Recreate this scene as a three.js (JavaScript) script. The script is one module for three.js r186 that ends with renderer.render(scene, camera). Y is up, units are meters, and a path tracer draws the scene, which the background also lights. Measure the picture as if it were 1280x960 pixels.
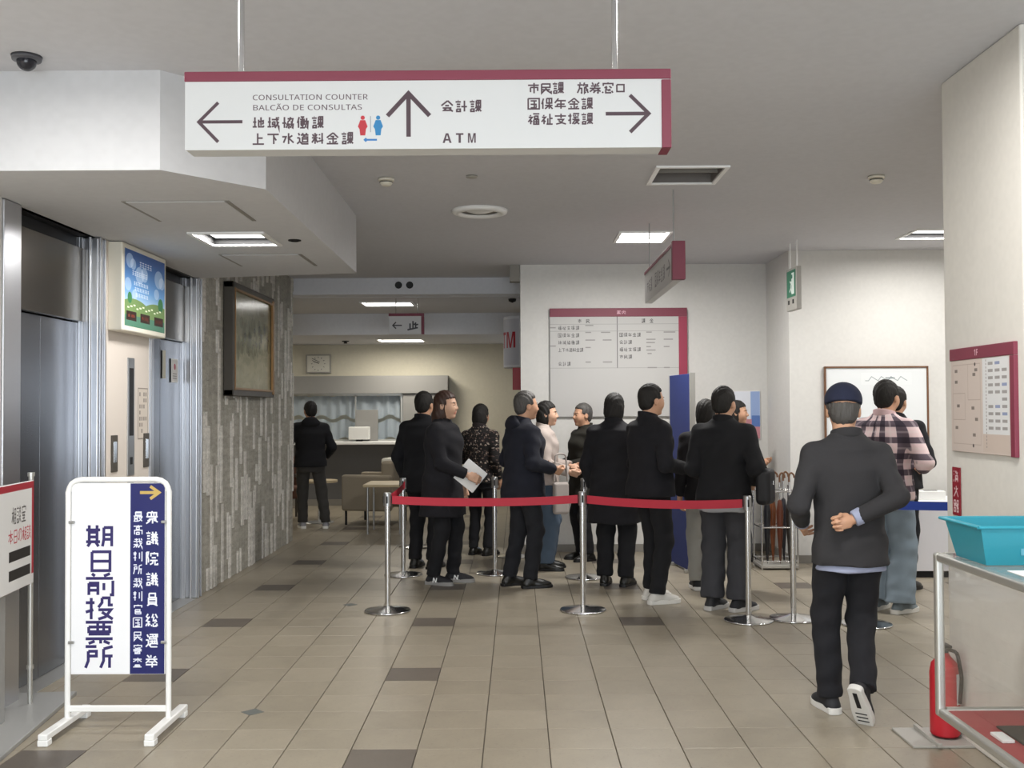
import * as THREE from 'three';
import { RoundedBoxGeometry } from 'three/addons/geometries/RoundedBoxGeometry.js';
import { mergeGeometries } from 'three/addons/utils/BufferGeometryUtils.js';
import { RectAreaLightUniformsLib } from 'three/addons/lights/RectAreaLightUniformsLib.js';

// ---------- camera, exposure, renderer ----------
const scene = new THREE.Scene();
scene.background = new THREE.Color(1.3, 1.45, 1.65);   // overcast day outside the entrance behind the camera
const camera = new THREE.PerspectiveCamera(2 * Math.atan(480 / 1316) * 180 / Math.PI, 4 / 3, 0.05, 60);
camera.position.set(0, 1.54, 0);
camera.rotation.order = 'YXZ';
camera.rotation.set(0.02355, 0.0053, -0.005);
const renderer = new THREE.WebGLRenderer({ antialias: true });
renderer.toneMapping = THREE.LinearToneMapping;
renderer.toneMappingExposure = 0.95;
renderer.shadowMap.enabled = true;
RectAreaLightUniformsLib.init();
const LAMP = 66, COOL = [1.0, 0.98, 0.95];
const daylight = new THREE.RectAreaLight(new THREE.Color(0.86, 0.94, 1.0), 6, 5.6, 2.5);   // daylight in the glazed entrance behind the camera
daylight.name = 'entrance_daylight'; daylight.position.set(0.6, 1.36, 3.36); scene.add(daylight);

// ---------- small helpers ----------
let seed = 7;
const rnd = () => { seed = (seed * 1664525 + 1013904223) >>> 0; return seed / 4294967296; };
const rr = (a, b) => a + (b - a) * rnd();
const V = (x, y, z) => new THREE.Vector3(x, y, z);
const names = new Map();
function numbered(n) { const k = names.get(n) ?? 0; names.set(n, k + 1); return k ? n + '_' + String(k).padStart(3, '0') : n; }
function tag(o, label, category, group) { o.userData.label = label; o.userData.category = category; if (group) o.userData.group = group; return o; }
function thing(name, label, category, pos = [0, 0, 0], turn = 0, group) {
  const o = new THREE.Group(); o.name = numbered(name); o.position.set(...pos); o.rotation.y = turn;
  scene.add(o); return tag(o, label, category, group);
}
function part(name, geo, mat, parent, label) {
  const m = new THREE.Mesh(Array.isArray(geo) ? merge(geo) : geo, mat);
  m.name = name; m.castShadow = m.receiveShadow = true; parent.add(m);
  if (label) m.userData.label = label;
  return m;
}
function single(name, geo, mat, label, category, pos = [0, 0, 0], turn = 0, group) {
  const m = part(numbered(name), geo, mat, scene); m.position.set(...pos); m.rotation.y = turn;
  return tag(m, label, category, group);
}
function struct(name, geo, mat, parent) {
  const m = part(parent ? name : numbered(name), geo, mat, parent ?? scene);
  if (!parent) m.userData.kind = 'structure';
  return m;
}
function merge(list) {
  return mergeGeometries(list.map((g) => {
    let q = g.index ? g.toNonIndexed() : g;
    for (const k of Object.keys(q.attributes)) if (!['position', 'normal', 'uv'].includes(k)) q.deleteAttribute(k);
    if (!q.attributes.uv) q = metre(q);
    return q;
  }));
}
function metre(g) {          // uv in metres from the dominant normal axis
  const p = g.attributes.position, n = g.attributes.normal, uv = new Float32Array(p.count * 2);
  for (let i = 0; i < p.count; i++) {
    const ax = Math.abs(n.getX(i)), ay = Math.abs(n.getY(i)), az = Math.abs(n.getZ(i));
    const x = p.getX(i), y = p.getY(i), z = p.getZ(i);
    if (ax > ay && ax > az) { uv[2 * i] = z; uv[2 * i + 1] = y; } else if (ay > az) { uv[2 * i] = x; uv[2 * i + 1] = z; } else { uv[2 * i] = x; uv[2 * i + 1] = y; }
  }
  g.setAttribute('uv', new THREE.BufferAttribute(uv, 2)); return g;
}
const boxc = (w, h, d, x = 0, y = 0, z = 0) => metre(new THREE.BoxGeometry(w, h, d).translate(x, y, z));
const box = (x0, x1, y0, y1, z0, z1) => boxc(Math.abs(x1 - x0), Math.abs(y1 - y0), Math.abs(z1 - z0), (x0 + x1) / 2, (y0 + y1) / 2, (z0 + z1) / 2);
const rbox = (w, h, d, x = 0, y = 0, z = 0, r = 0.006, s = 2) => metre(new RoundedBoxGeometry(w, h, d, s, Math.min(r, w / 2.01, h / 2.01, d / 2.01)).translate(x, y, z));
const cyl = (r, h, x = 0, y = 0, z = 0, n = 24, r2 = r) => new THREE.CylinderGeometry(r2, r, h, n).translate(x, y + h / 2, z);
const lathe = (pts, n = 32) => new THREE.LatheGeometry(pts.map(([x, y]) => new THREE.Vector2(x, y)), n);
function bar(a, b, r, n = 12) { const A = V(...a), B = V(...b), g = new THREE.CylinderGeometry(r, r, A.distanceTo(B), n); g.applyQuaternion(new THREE.Quaternion().setFromUnitVectors(V(0, 1, 0), B.clone().sub(A).normalize())); return g.translate(...A.add(B).multiplyScalar(0.5).toArray()); }
function tube(pts, r, n = 40, k = 10) { return new THREE.TubeGeometry(new THREE.CatmullRomCurve3(pts.map((p) => V(...p)), false, 'catmullrom', 0.25), n, r, k); }
function slab(pts, holes, y, t) {   // polygon in x,z with holes, top at y, thickness t downwards
  const s = new THREE.Shape(pts.map(([x, z]) => new THREE.Vector2(x, z)));
  for (const h of holes) s.holes.push(new THREE.Path(h.map(([x, z]) => new THREE.Vector2(x, z))));
  return metre(new THREE.ExtrudeGeometry(s, { depth: t, bevelEnabled: false }).rotateX(Math.PI / 2).translate(0, y, 0));
}
const rect = (x0, x1, z0, z1) => [[x0, z0], [x1, z0], [x1, z1], [x0, z1]];

// ---------- textures ----------
function canvasTex(w, h, draw, srgb = true) {
  const c = document.createElement('canvas'); c.width = w; c.height = h; const x = c.getContext('2d'); draw(x, w, h);
  const t = new THREE.CanvasTexture(c); if (srgb) t.colorSpace = THREE.SRGBColorSpace; t.wrapS = t.wrapT = THREE.RepeatWrapping; t.anisotropy = 8; return t;
}
function noiseTex(n, fn, srgb = false) {   // tiling value noise, fn(noise(x, y, freq, s), u, v) -> [r, g, b] in 0..255
  const hash = (i, j, s) => { let t = Math.imul(i * 374761393 + j * 668265263 + s * 974711, 1274126177); t ^= t >>> 13; t = Math.imul(t, 1103515245); return ((t ^ (t >>> 16)) >>> 0) / 4294967296; };
  const N = (u, v, fx, fy, s) => {
    const x = u * fx, y = v * fy, i = Math.floor(x), j = Math.floor(y), a = x - i, b = y - j, sa = a * a * (3 - 2 * a), sb = b * b * (3 - 2 * b);
    const h = (p, q) => hash(((p % fx) + fx) % fx, ((q % fy) + fy) % fy, s);
    return (h(i, j) * (1 - sa) + h(i + 1, j) * sa) * (1 - sb) + (h(i, j + 1) * (1 - sa) + h(i + 1, j + 1) * sa) * sb;
  };
  const d = new Uint8Array(n * n * 4);
  for (let y = 0; y < n; y++) for (let x = 0; x < n; x++) { const c = fn(N, x / n, y / n), o = (y * n + x) * 4; d[o] = c[0]; d[o + 1] = c[1]; d[o + 2] = c[2]; d[o + 3] = 255; }
  const t = new THREE.DataTexture(d, n, n); t.wrapS = t.wrapT = THREE.RepeatWrapping; t.magFilter = THREE.LinearFilter; t.minFilter = THREE.LinearMipmapLinearFilter; t.generateMipmaps = true;
  if (srgb) t.colorSpace = THREE.SRGBColorSpace; t.needsUpdate = true; return t;
}
const rep = (t, x, y = x) => { const c = t.clone(); c.repeat.set(x, y); c.needsUpdate = true; return c; };
const grain = noiseTex(256, (N, u, v) => { const k = 200 + 30 * N(u, v, 64, 64, 1) + 18 * N(u, v, 128, 128, 2) + 7 * N(u, v, 8, 8, 3); return [k, k, k]; }, true);
const brush = noiseTex(256, (N, u, v) => { const k = 90 + 110 * N(u, v, 4, 200, 1) + 50 * N(u, v, 2, 64, 4); return [k, k, k]; });
const weave = noiseTex(128, (N, u, v) => { const k = 128 + 60 * Math.sin(u * 128 * Math.PI / 2) * Math.sin(v * 128 * Math.PI / 2) + 60 * (N(u, v, 32, 32, 5) - 0.5); return [k, k, k]; });
const tileTex = noiseTex(512, (N, u, v) => {
  const a = N(u, v, 6, 6, 1) * 0.5 + N(u, v, 20, 20, 2) * 0.3 + N(u, v, 90, 90, 3) * 0.2, f = N(u, v, 250, 250, 9) > 0.86 ? -14 : 0;
  const k = 222 + 26 * (a - 0.5) + f; return [k, k - 2, k - 5];
}, true);
const wallTex = noiseTex(256, (N, u, v) => { const k = 237 + 3 * (N(u, v, 5, 5, 1) - 0.5) + 5 * (N(u, v, 90, 90, 2) - 0.5); return [k, k, k]; }, true);
const stoneTex = noiseTex(256, (N, u, v) => { const k = 215 + 34 * (N(u, v, 10, 40, 1) - 0.5) + 30 * (N(u, v, 60, 160, 2) - 0.5); return [k, k - 2, k - 5]; }, true);
const rough = noiseTex(256, (N, u, v) => { const k = 255 * (0.5 * N(u, v, 20, 60, 3) + 0.5 * N(u, v, 100, 100, 4)); return [k, k, k]; });

// ---------- materials ----------
const std = (color, roughness = 0.6, o = {}) => new THREE.MeshStandardMaterial({ color, roughness, ...o });
const M = {
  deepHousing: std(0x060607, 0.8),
  greyMetal: std(0xa2a2a0, 0.4, { metalness: 0.3 }),
  wall: std(0xe9e7e2, 0.85, { map: rep(wallTex, 0.5) }), warmWall: std(0xebe5d2, 0.85, { map: rep(wallTex, 0.5) }), greyWall: std(0xe6e7ec, 0.85, { map: rep(wallTex, 0.5) }),
  pier: std(0xe4e0d8, 0.8, { map: rep(wallTex, 0.5) }), ceiling: std(0xdcdce0, 0.9, { map: rep(wallTex, 0.4) }), soffit: std(0xdedee0, 0.75, { map: rep(wallTex, 0.4) }),
  dark: std(0x17171a, 0.7), black: std(0x0d0d0f, 0.5), grout: std(0x6b655c, 0.9), base: std(0x8b8780, 0.6),
  steel: std(0xcccdd1, 0.3, { metalness: 1, bumpMap: rep(brush, 1.5), bumpScale: 0.0004 }), door: std(0x85878c, 0.26, { metalness: 1, bumpMap: rep(brush, 1.2), bumpScale: 0.0001 }),
  transom: std(0x8b867f, 0.2, { metalness: 1 }),
  chrome: std(0xd9d9d9, 0.16, { metalness: 1 }), chromeDull: std(0xb5b5b5, 0.35, { metalness: 1 }), alu: std(0xc4c3be, 0.4, { metalness: 0.85 }),
  whitePaint: std(0xf2f2f0, 0.35), panelBeige: std(0xd9cfc5, 0.5), cream: std(0xe4dfd0, 0.45), plasticGrey: std(0xa7a49d, 0.5), tape: std(0xb01a31, 0.6, { bumpMap: rep(weave, 40), bumpScale: 0.0004 }), tapeBlue: std(0x1e3f9e, 0.6),
  maroon: std(0x7c2f42, 0.5), signWhite: std(0xcfcfce, 0.5), gold: std(0x8f6a3c, 0.4, { metalness: 0.4 }), frameDark: std(0x4a443c, 0.5), paper: std(0xeeeeec, 0.8),
  teal: std(0x2a93a6, 0.4), red: std(0xb91f2c, 0.4), glass: new THREE.MeshPhysicalMaterial({ color: 0xffffff, roughness: 0.02, transmission: 1, thickness: 0, ior: 1.45 }),
  blue: std(0x203070, 0.7), sofa: std(0x9a8f7d, 0.9, { bumpMap: rep(weave, 12), bumpScale: 0.001 }), tableTop: std(0xc9b795, 0.5), curtain: new THREE.MeshPhysicalMaterial({ color: 0xc3cfda, roughness: 0.95, transmission: 0.35, thickness: 0, side: THREE.DoubleSide }),
  glow: new THREE.MeshStandardMaterial({ color: 0xffffff, emissive: new THREE.Color(1, 0.985, 0.96), emissiveIntensity: 3.2 }), lampOff: std(0x6d6864, 0.5), counterGrey: std(0x8d8c8a, 0.8), underGrey: std(0x6b6b6c, 0.8), wood: std(0x6f4c33, 0.5),
};

// ---------- strokes of the characters on the signs (no CJK font is at hand); each pair of digits is a point on a 10 by 10 grid ----------
const K = {
  口: '2282882822', 日: '2181892921 2585', 目: '2181892921 2484 2686', 月: '2181 212619 218189 2484 2686', 木: '0393 5059 5308 5398', 亻: '6015 4349', 十: '0595 5059',
  言: '4050 0191 2383 2585 2787892927', 果: '2080852520 2282 5059 0696 5619 5699', 土: '1484 5058 0898', 也: '14838576 5057 22288897', 或: '0292 1444461614 0857 60759997 9449 8091',
  力: '13837958 504519', 重: '1080 0292 2383862623 2484 5059 1777 0999', 上: '4049 4484 0999', 下: '0191 5159 5376', 水: '5059 033318 825498', 辶: '1022 0424 2427 2709 274999',
  首: '2032 7062 0292 5233 2484892924 2686', 米: '1133 8163 0494 5059 5408 5498', 斗: '2132 1445 0796 7079', 金: '5004 5094 3363 1585 5359 2738 8768 0999', 会: '5004 5094 3464 1686 462888 6699',
  市: '5052 0292 2428 248487 5259', 民: '11818414 111946 1686 44679997', 方: '2031 0252 222509 25454939', 旅右: '6053 6292 9364 646978 7499 9677', 券: '2032 8062 1383 0595 514508 6598 37777969 5739',
  宀: '5051 13119193', 窓下: '4224 6284 433676 6577 1809 37397978 5667 8799', 国: '0090990900 2272 2575 2878 5258 6677', 呆: '2080842420 0696 5059 5609 5699', 年: '3004 2292 2585 2527 0797 5259',
  ネ: '4152 138307 5559 6687', 畐: '0090 2272742422 1585891915 1787 5559', 止: '5059 5494 2429 0999', 支: '0292 5054 25755819 366899', 扌: '0282 5059 0675', 爰: '9010 1122 4142 8172 1383 0595 433609 46865829 4799',
  其: '0292 2027 7077 2373 2575 0797 3719 6789', 前: '2031 8061 0292 1419 144449 1545 1747 6467 939989', 殳: '303214 30707393 15855819 3699', 票: '0090 1282841412 4044 6064 1585 0797 5759 3819 6889',
  戸: '0040 1242441412 121609', 斤: '9061 616659 6494 8489', 衆: '5041 1181841411 4144 6164 0494 8526 5659 4617 3709 6698 8667', 義: '2032 7062 0292 1383 0494 5254 4515 0696 3539 0847 64789998 9669 8495',
  阝: '1019 106043656747', 完: '5051 13119193 2474 0696 463809 66699998', 貝: '2080872720 2282 2585 3719 6799', 糸: '401243 721586 4659 2709 6788', 公心: '3013 6093 423575 6486 1809 37397978 5667 8799',
  巽: '00404202 020444 50909252 525494 0696 3538 6568 0898 2909 7099', 挙: '1032 4042 8162 0393 3306 6396 2575 0797 5559', 最: '2080832320 2181 0494 1419 4449 1646 1747 0959 55957859 6699',
  高: '5051 0191 3262643432 19159599 3767693937', 裁: '1151 3033 0393 60759998 9459 8092 3445 0656 3609 3739 5637 4769', 半: '0122 5142 0353 0656 3039', 刂: '2127 909979', 官下: '2429 24747626 27878929',
  番: '7233 0494 5256 2233 8263 5406 5496 2676792926 2877 5659', 且: '2575 2529 7579 2777 2878 0999', 火: '1233 8263 5054 5409 5499', 至: '1383 432575 6476 2777 5559 0999', 本: '0393 5059 5307 5397 3777',
  の: '5238171441719487 8769', 氵: '1041 0333 0937', 肖: '5053 1032 8163 1419 148489 1686 1787', 器: '0030330300 6090936360 0636390906 6696996966 0494 5205 5595', 内: '1219 129299 5054 5427 5478', 女: '4119 2684 7109 1999', 外: '301205 3243 3345 50 7079 7498',
};
const LR = (a, b, s = 0.42) => [[a, 0, 0, s, 1], [b, s + 0.04, 0, 1, 1]], TB = (a, b, s = 0.35) => [[a, 0, 0, 1, s], [b, 0, s, 1, 1]], WALK = (a) => [['辶', 0, 0, 1, 1], [a, 0.32, 0, 1, 0.82]], ROOF = (a) => [['宀', 0, 0, 1, 1], [a, 0, 0.18, 1, 1]];
const C = {
  地: LR('土', '也', 0.36), 域: LR('土', '或', 0.34), 協: [['十', 0, 0, 0.34, 1], ['力', 0.4, 0, 1, 0.48], ['力', 0.3, 0.5, 0.65, 1], ['力', 0.66, 0.5, 1, 1]], 働: [['亻', 0, 0, 0.28, 1], ['重', 0.26, 0, 0.68, 1], ['力', 0.66, 0.1, 1, 1]],
  課: LR('言', '果'), 道: WALK('首'), 料: LR('米', '斗', 0.5), 計: LR('言', '十', 0.46), 旅: [['方', 0, 0, 0.9, 1], ['旅右', 0, 0, 1, 1]], 窓: ROOF('窓下'), 保: LR('亻', '呆', 0.28), 福: LR('ネ', '畐', 0.4), 祉: LR('ネ', '止', 0.4), 援: LR('扌', '爰', 0.34),
  期: LR('其', '月', 0.52), 投: LR('扌', '殳', 0.36), 所: [['戸', 0, 0, 0.9, 1], ['斤', 0, 0, 1, 1]], 議: LR('言', '義', 0.38), 院: LR('阝', '完', 0.3), 総: LR('糸', '公心', 0.42), 選: WALK('巽'), 判: LR('半', '刂', 0.58), 官: ROOF('官下'), 審: ROOF('番'),
  査: TB('木', '且', 0.5), 相: LR('木', '目', 0.48), 炎: TB('火', '火', 0.5), 室: ROOF('至'), 消: LR('氵', '肖', 0.3), 員: [['口', 0.1, -0.1, 0.9, 0.38], ['貝', 0, 0.36, 1, 1]], 案: [['宀', 0, 0, 1, 1], ['女', 0.1, 0.15, 0.9, 0.6], ['木', 0, 0.5, 1, 1]],
};
C.談 = [['言', 0, 0, 0.42, 1], ['火', 0.46, 0, 1, 0.5], ['火', 0.46, 0.5, 1, 1]];
function glyph(x, ch, px, py, w, h, weight = 0.1) {
  x.lineWidth = Math.min(w, h) * weight; x.lineCap = 'butt'; x.lineJoin = 'miter';
  for (const [c, x0, y0, x1, y1] of C[ch] ?? [[ch, 0, 0, 1, 1]]) for (const s of (K[c] ?? '').split(' ')) {
    x.beginPath();
    for (let i = 0; i + 1 < s.length; i += 2) { const u = px + w * (0.04 + 0.92 * (x0 + (x1 - x0) * (+s[i] / 9))), v = py + h * (0.04 + 0.92 * (y0 + (y1 - y0) * (+s[i + 1] / 9))); i ? x.lineTo(u, v) : x.moveTo(u, v); }
    x.stroke();
  }
}
function kanji(x, text, px, py, w, h, pitch, color, weight = 0.1, vertical = false) {
  x.strokeStyle = color; [...text].forEach((ch, i) => ch !== ' ' && glyph(x, ch, px + (vertical ? 0 : i * pitch), py + (vertical ? i * pitch : 0), w, h, weight));
}
function latin(x, text, px, py, width, h, color, bold = true) {   // text stretched to a width, top at py
  x.save(); x.fillStyle = color; x.font = (bold ? 'bold ' : '') + '40px sans-serif'; x.textBaseline = 'alphabetic';
  const m = x.measureText(text).width; x.translate(px, py + h); x.scale(width / m, h / 29); x.fillText(text, 0, 0); x.restore();
}
function arrow(x, pts, color, w) { x.strokeStyle = color; x.lineWidth = w; x.lineCap = 'butt'; x.lineJoin = 'miter'; for (const s of pts) { x.beginPath(); s.forEach(([a, b], i) => (i ? x.lineTo(a, b) : x.moveTo(a, b))); x.stroke(); } }
function print(name, w, h, tex, parent, pos, turn = 0, o = {}) {
  const m = part(name, new THREE.PlaneGeometry(w, h), std(0xffffff, o.rough ?? 0.5, { map: tex, ...(o.mat ?? {}) }), parent, o.label); m.position.set(...pos); m.rotation.y = turn; return m;
}

// ---------- the setting: floor ----------
const floor = struct('floor', slab(rect(-6.6, 6.8, -17.4, 3.6), [], -0.008, 0.2), M.grout);
{
  const T = 0.3, gx = 0.0022, gz = 0.0003, X0 = -0.163, Z0 = -0.01;
  const tones = [0xaea594, 0xaba291, 0xb0a796, 0xa9a08f].map((c) => std(c, 0.36, { map: tileTex })), darkTile = [std(0x6f675f, 0.4, { map: tileTex }), std(0x776f66, 0.4, { map: tileTex })];
  const tile = (u0, v0) => {
    const w = T / 2 - gx, d = T / 2 - gz, c = 0.0016, P = [], uv = [], id = [];
    const ring = (a, b, y) => { for (const [sx, sz] of [[-1, 1], [1, 1], [1, -1], [-1, -1]]) { P.push(sx * a, y, sz * b); uv.push(u0 + (sx * a + w) * 0.8, v0 + (sz * b + d) * 0.8); } };
    ring(w - c, d - c, 0); ring(w, d, -c); ring(w, d, -0.008);
    id.push(0, 1, 2, 0, 2, 3);
    for (let r = 0; r < 2; r++) for (let k = 0; k < 4; k++) { const a = r * 4 + k, b = r * 4 + (k + 1) % 4; id.push(a, a + 4, b + 4, a, b + 4, b); }
    const g = new THREE.BufferGeometry(); g.setAttribute('position', new THREE.Float32BufferAttribute(P, 3)); g.setAttribute('uv', new THREE.Float32BufferAttribute(uv, 2)); g.setIndex(id);
    const q = g.toNonIndexed(); q.computeVertexNormals(); return q;
  };
  const variants = [tile(0, 0), tile(0.31, 0.2), tile(0.55, 0.63), tile(0.12, 0.72)];
  const isDark = (i, j) => (((i % 5) + 5) % 5) === 3 && (((j % 5) + 5) % 5) === 0 && !(i === 3 && j < 10) && !(i >= 8 && j < 15);
  const near = [], far = new Map();
  for (let i = -22; i < 24; i++) for (let j = -12; j < 58; j++) {
    const x = X0 + T * (i + 0.5), z = Z0 - T * (j + 0.5), D = -z, px = 647 + 1316 * x / Math.max(D, 0.3);
    if (x < -6.5 || x > 6.7 || z > 3.5 || z < -17.3) continue;
    const seen = D > 4.3 && px > -25 && px < 1305 && x > -2.62, dk = isDark(i, j - 15);
    const t = { x, z, g: variants[Math.floor(rnd() * 4)], m: dk ? 4 + (rnd() < 0.5 ? 0 : 1) : Math.floor(rnd() * 4), y: -0.0004 * rnd(), D };
    if (seen) near.push(t); else { if (!far.has(t.m)) far.set(t.m, []); far.get(t.m).push(t); }
  }
  const mats = [...tones, ...darkTile]; near.sort((a, b) => a.D - b.D);
  near.forEach((t, k) => {
    if (k < 300) { const m = part('floor_tile' + (k ? '_' + String(k).padStart(3, '0') : ''), t.g, mats[t.m], floor); m.position.set(t.x, t.y, t.z); } else { if (!far.has(t.m)) far.set(t.m, []); far.get(t.m).push(t); }
  });
  for (const [m, list] of far) { const o = part('far_floor_tile', mergeGeometries(list.map((t) => t.g.clone().translate(t.x, t.y, t.z))), mats[m], floor); o.userData.kind = 'stuff'; }
}
// ---------- ceilings, soffit, beams ----------
const H = 3.1;
const lamps = [   // x, z, ceiling, on, width, depth, label
  [1.14, -9.55, H, 2.2, 0.42, 0.52, 'lit square ceiling lamp straight ahead above the queue'], [3.78, -9.48, H, 0.85, 0.5, 0.46, 'lit ceiling lamp half hidden behind the pale pier at right'],
  [1.14, -7.02, H, 0, 0.42, 0.48, 'unlit dark square lamp recess in the main ceiling'], [1.17, -3.62, H, 1, 0.5, 0.5, 'lit ceiling lamp above the frame, right of the big sign'],
  [-1.76, -3.55, H, 1, 0.5, 0.5, 'lit ceiling lamp above the frame, left of the big sign'], [-1.8, -6.72, 2.64, 1, 0.42, 0.46, 'lit square lamp in the lowered ceiling by the lifts'],
  [3.9, -7.0, H, 1, 0.5, 0.5, 'ceiling lamp of the hall behind the pier, farther one'], [5.6, -8.6, H, 1, 0.5, 0.5, 'ceiling lamp of the hall by the right wall'], [4.2, -1.2, H, 1, 0.5, 0.5, 'ceiling lamp behind the camera at the right wall'],
  [1.17, -0.6, H, 1, 0.5, 0.5, 'ceiling lamp over the camera at right'], [-1.4, -0.6, H, 1, 0.5, 0.5, 'ceiling lamp over the camera at left'], [0, 2.2, H, 1, 0.5, 0.5, 'ceiling lamp behind the camera'],
  [-1.78, -16.1, 2.6, 1, 0.66, 0.5, 'bright wide lamp in the far low ceiling near the clock'], [-1.66, -13.5, 2.9, 0.25, 0.62, 0.42, 'half lit ceiling lamp behind the first beam'], [-4.9, -15.6, 2.6, 1, 0.6, 0.5, 'ceiling lamp of the far waiting room at left'],
];
const hole = (l) => rect(l[0] - l[4] / 2, l[0] + l[4] / 2, l[1] - l[5] / 2, l[1] + l[5] / 2).reverse();
const holesIn = (y, f = () => true) => lamps.filter((l) => l[2] === y && f(l)).map(hole);
struct('ceiling', slab(rect(-6.6, 6.8, -12.5, 3.6), holesIn(H), H + 0.12, 0.12), M.ceiling);
struct('ceiling', slab(rect(-6.6, 6.8, -12.4, 3.6), [], H + 0.4, 0.1), M.dark);
struct('ceiling', slab(rect(-6.6, 6.8, -14.9, -12.75), holesIn(2.9), 3.0, 0.1), M.ceiling);
struct('ceiling', slab(rect(-6.6, 6.8, -17.4, -14.98), holesIn(2.6), 2.7, 0.1), M.ceiling);
struct('ceiling', slab(rect(-6.6, 6.8, -17.4, -12.5), [], 3.5, 0.1), M.dark);
struct('beam', box(-6.6, 6.8, 2.905, 3.22, -12.76, -12.46), M.greyWall);
struct('beam', box(-6.6, 6.8, 2.6, 3.0, -14.98, -14.9), M.greyWall);
const soffitShape = [[-2.7, -8.74], [-2.7, -4.78], [-1.63, -4.78], [-1.25, -5.22], [-1.29, -8.42], [-1.31, -8.46]];
const sof = struct('soffit', slab(soffitShape, [hole(lamps[5])], H + 0.01, H + 0.01 - 2.64), M.soffit);
// access panels let into the lowered ceiling: four thin joints each
for (const [x0, x1, z0, z1] of [[-2.07, -1.52, -6.08, -5.49], [-2.1, -1.53, -8.0, -7.4]]) {
  struct('access_panel', rbox(x1 - x0 - 0.03, 0.006, z1 - z0 - 0.016, (x0 + x1) / 2, 2.637, (z0 + z1) / 2, 0.002), M.soffit, sof);
  struct('panel_joint', [box(x0 - 0.008, x0 + 0.014, 2.6365, 2.64, z0, z1), box(x1 - 0.014, x1 + 0.008, 2.6365, 2.64, z0, z1), box(x0, x1, 2.6375, 2.64, z0 - 0.004, z0 + 0.004), box(x0, x1, 2.6375, 2.64, z1 - 0.004, z1 + 0.004)], M.base, sof);
}
// ---------- walls ----------
const WX = -2.65;
struct('wall_left', box(WX - 0.3, WX, 0, H + 0.1, -5.38, 3.6), M.pier);
struct('wall_left', [box(WX - 0.5, WX - 0.02, 2.64, H + 0.1, -8.76, -5.38), box(WX - 0.6, WX - 0.35, 0, H, -8.9, -5.2)], M.dark);
struct('wall_back', [box(-6.6, 0.25, 0, 3.5, -17.6, -17.2), box(2.6, 6.8, 0, 3.5, -17.6, -17.2), box(0.25, 2.6, 0, 0.75, -17.6, -17.2), box(0.25, 2.6, 2.5, 3.5, -17.6, -17.2)], M.warmWall);
{ const w = new THREE.Group(); w.name = 'window_2'; w.userData.kind = 'structure'; scene.add(w);   // daylight window beyond the wall end, mirrored in the lift doors
  part('window_frame', [box(0.25, 2.6, 0.75, 0.79, -17.42, -17.36), box(0.25, 2.6, 2.46, 2.5, -17.42, -17.36), box(0.25, 0.3, 0.75, 2.5, -17.42, -17.36), box(2.55, 2.6, 0.75, 2.5, -17.42, -17.36), box(1.4, 1.45, 0.75, 2.5, -17.42, -17.36)], M.alu, w);
  part('pane', box(0.3, 1.4, 0.79, 2.46, -17.392, -17.388), M.glass, w); part('pane', box(1.45, 2.55, 0.79, 2.46, -17.392, -17.388), M.glass, w); }
struct('wall_front', [box(-6.6, -2.3, 0, H + 0.3, 3.4, 3.7), box(3.5, 6.8, 0, H + 0.3, 3.4, 3.7), box(-2.3, 3.5, 2.65, H + 0.3, 3.4, 3.7)], M.wall);
{ const e = new THREE.Group(); e.name = 'door_3'; e.userData.kind = 'structure'; scene.add(e);
  for (let i = 0; i < 5; i++) part('door_frame', box(-2.3 + i * 1.45 - 0.03, -2.3 + i * 1.45 + 0.03, 0, 2.65, 3.5, 3.56), M.alu, e);
  for (let i = 0; i < 4; i++) part('pane', box(-2.26 + i * 1.45, -0.89 + i * 1.45, 0.03, 2.62, 3.528, 3.532), M.glass, e); }
struct('wall_right', box(6.6, 6.9, 0, 3.5, -17.5, 3.6), M.wall);
struct('wall_left', box(-6.8, -6.5, 0, 3.5, -17.5, -12.2), M.warmWall);
struct('wall_left', box(-6.6, WX - 0.35, 0, 3.5, -12.55, -12.4), M.warmWall);
struct('wall_board', [box(0.035, 1.71, 0, H + 0.02, -11.7, -11.37), box(1.71, 2.72, 0, H + 0.02, -11.7, -11.4)], M.wall);
struct('wall_core', box(2.7, 6.7, 0, H + 0.02, -11.7, -10.46), M.wall);
struct('wall_pier', rbox(1.5, H, 0.8, 2.05 + 0.75, H / 2, -4.66, 0.012), M.pier);
struct('baseboard_board', [box(0.03, 2.7, 0, 0.08, -11.37, -11.355), box(2.7, 6.6, 0, 0.08, -10.46, -10.445), box(2.685, 2.7, 0, 0.08, -11.4, -10.46)], M.base);
struct('trim_1', box(-0.08, 0.03, 2.92, 3.1, -11.52, -11.38), M.base);   // bracket at the wall end
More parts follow.
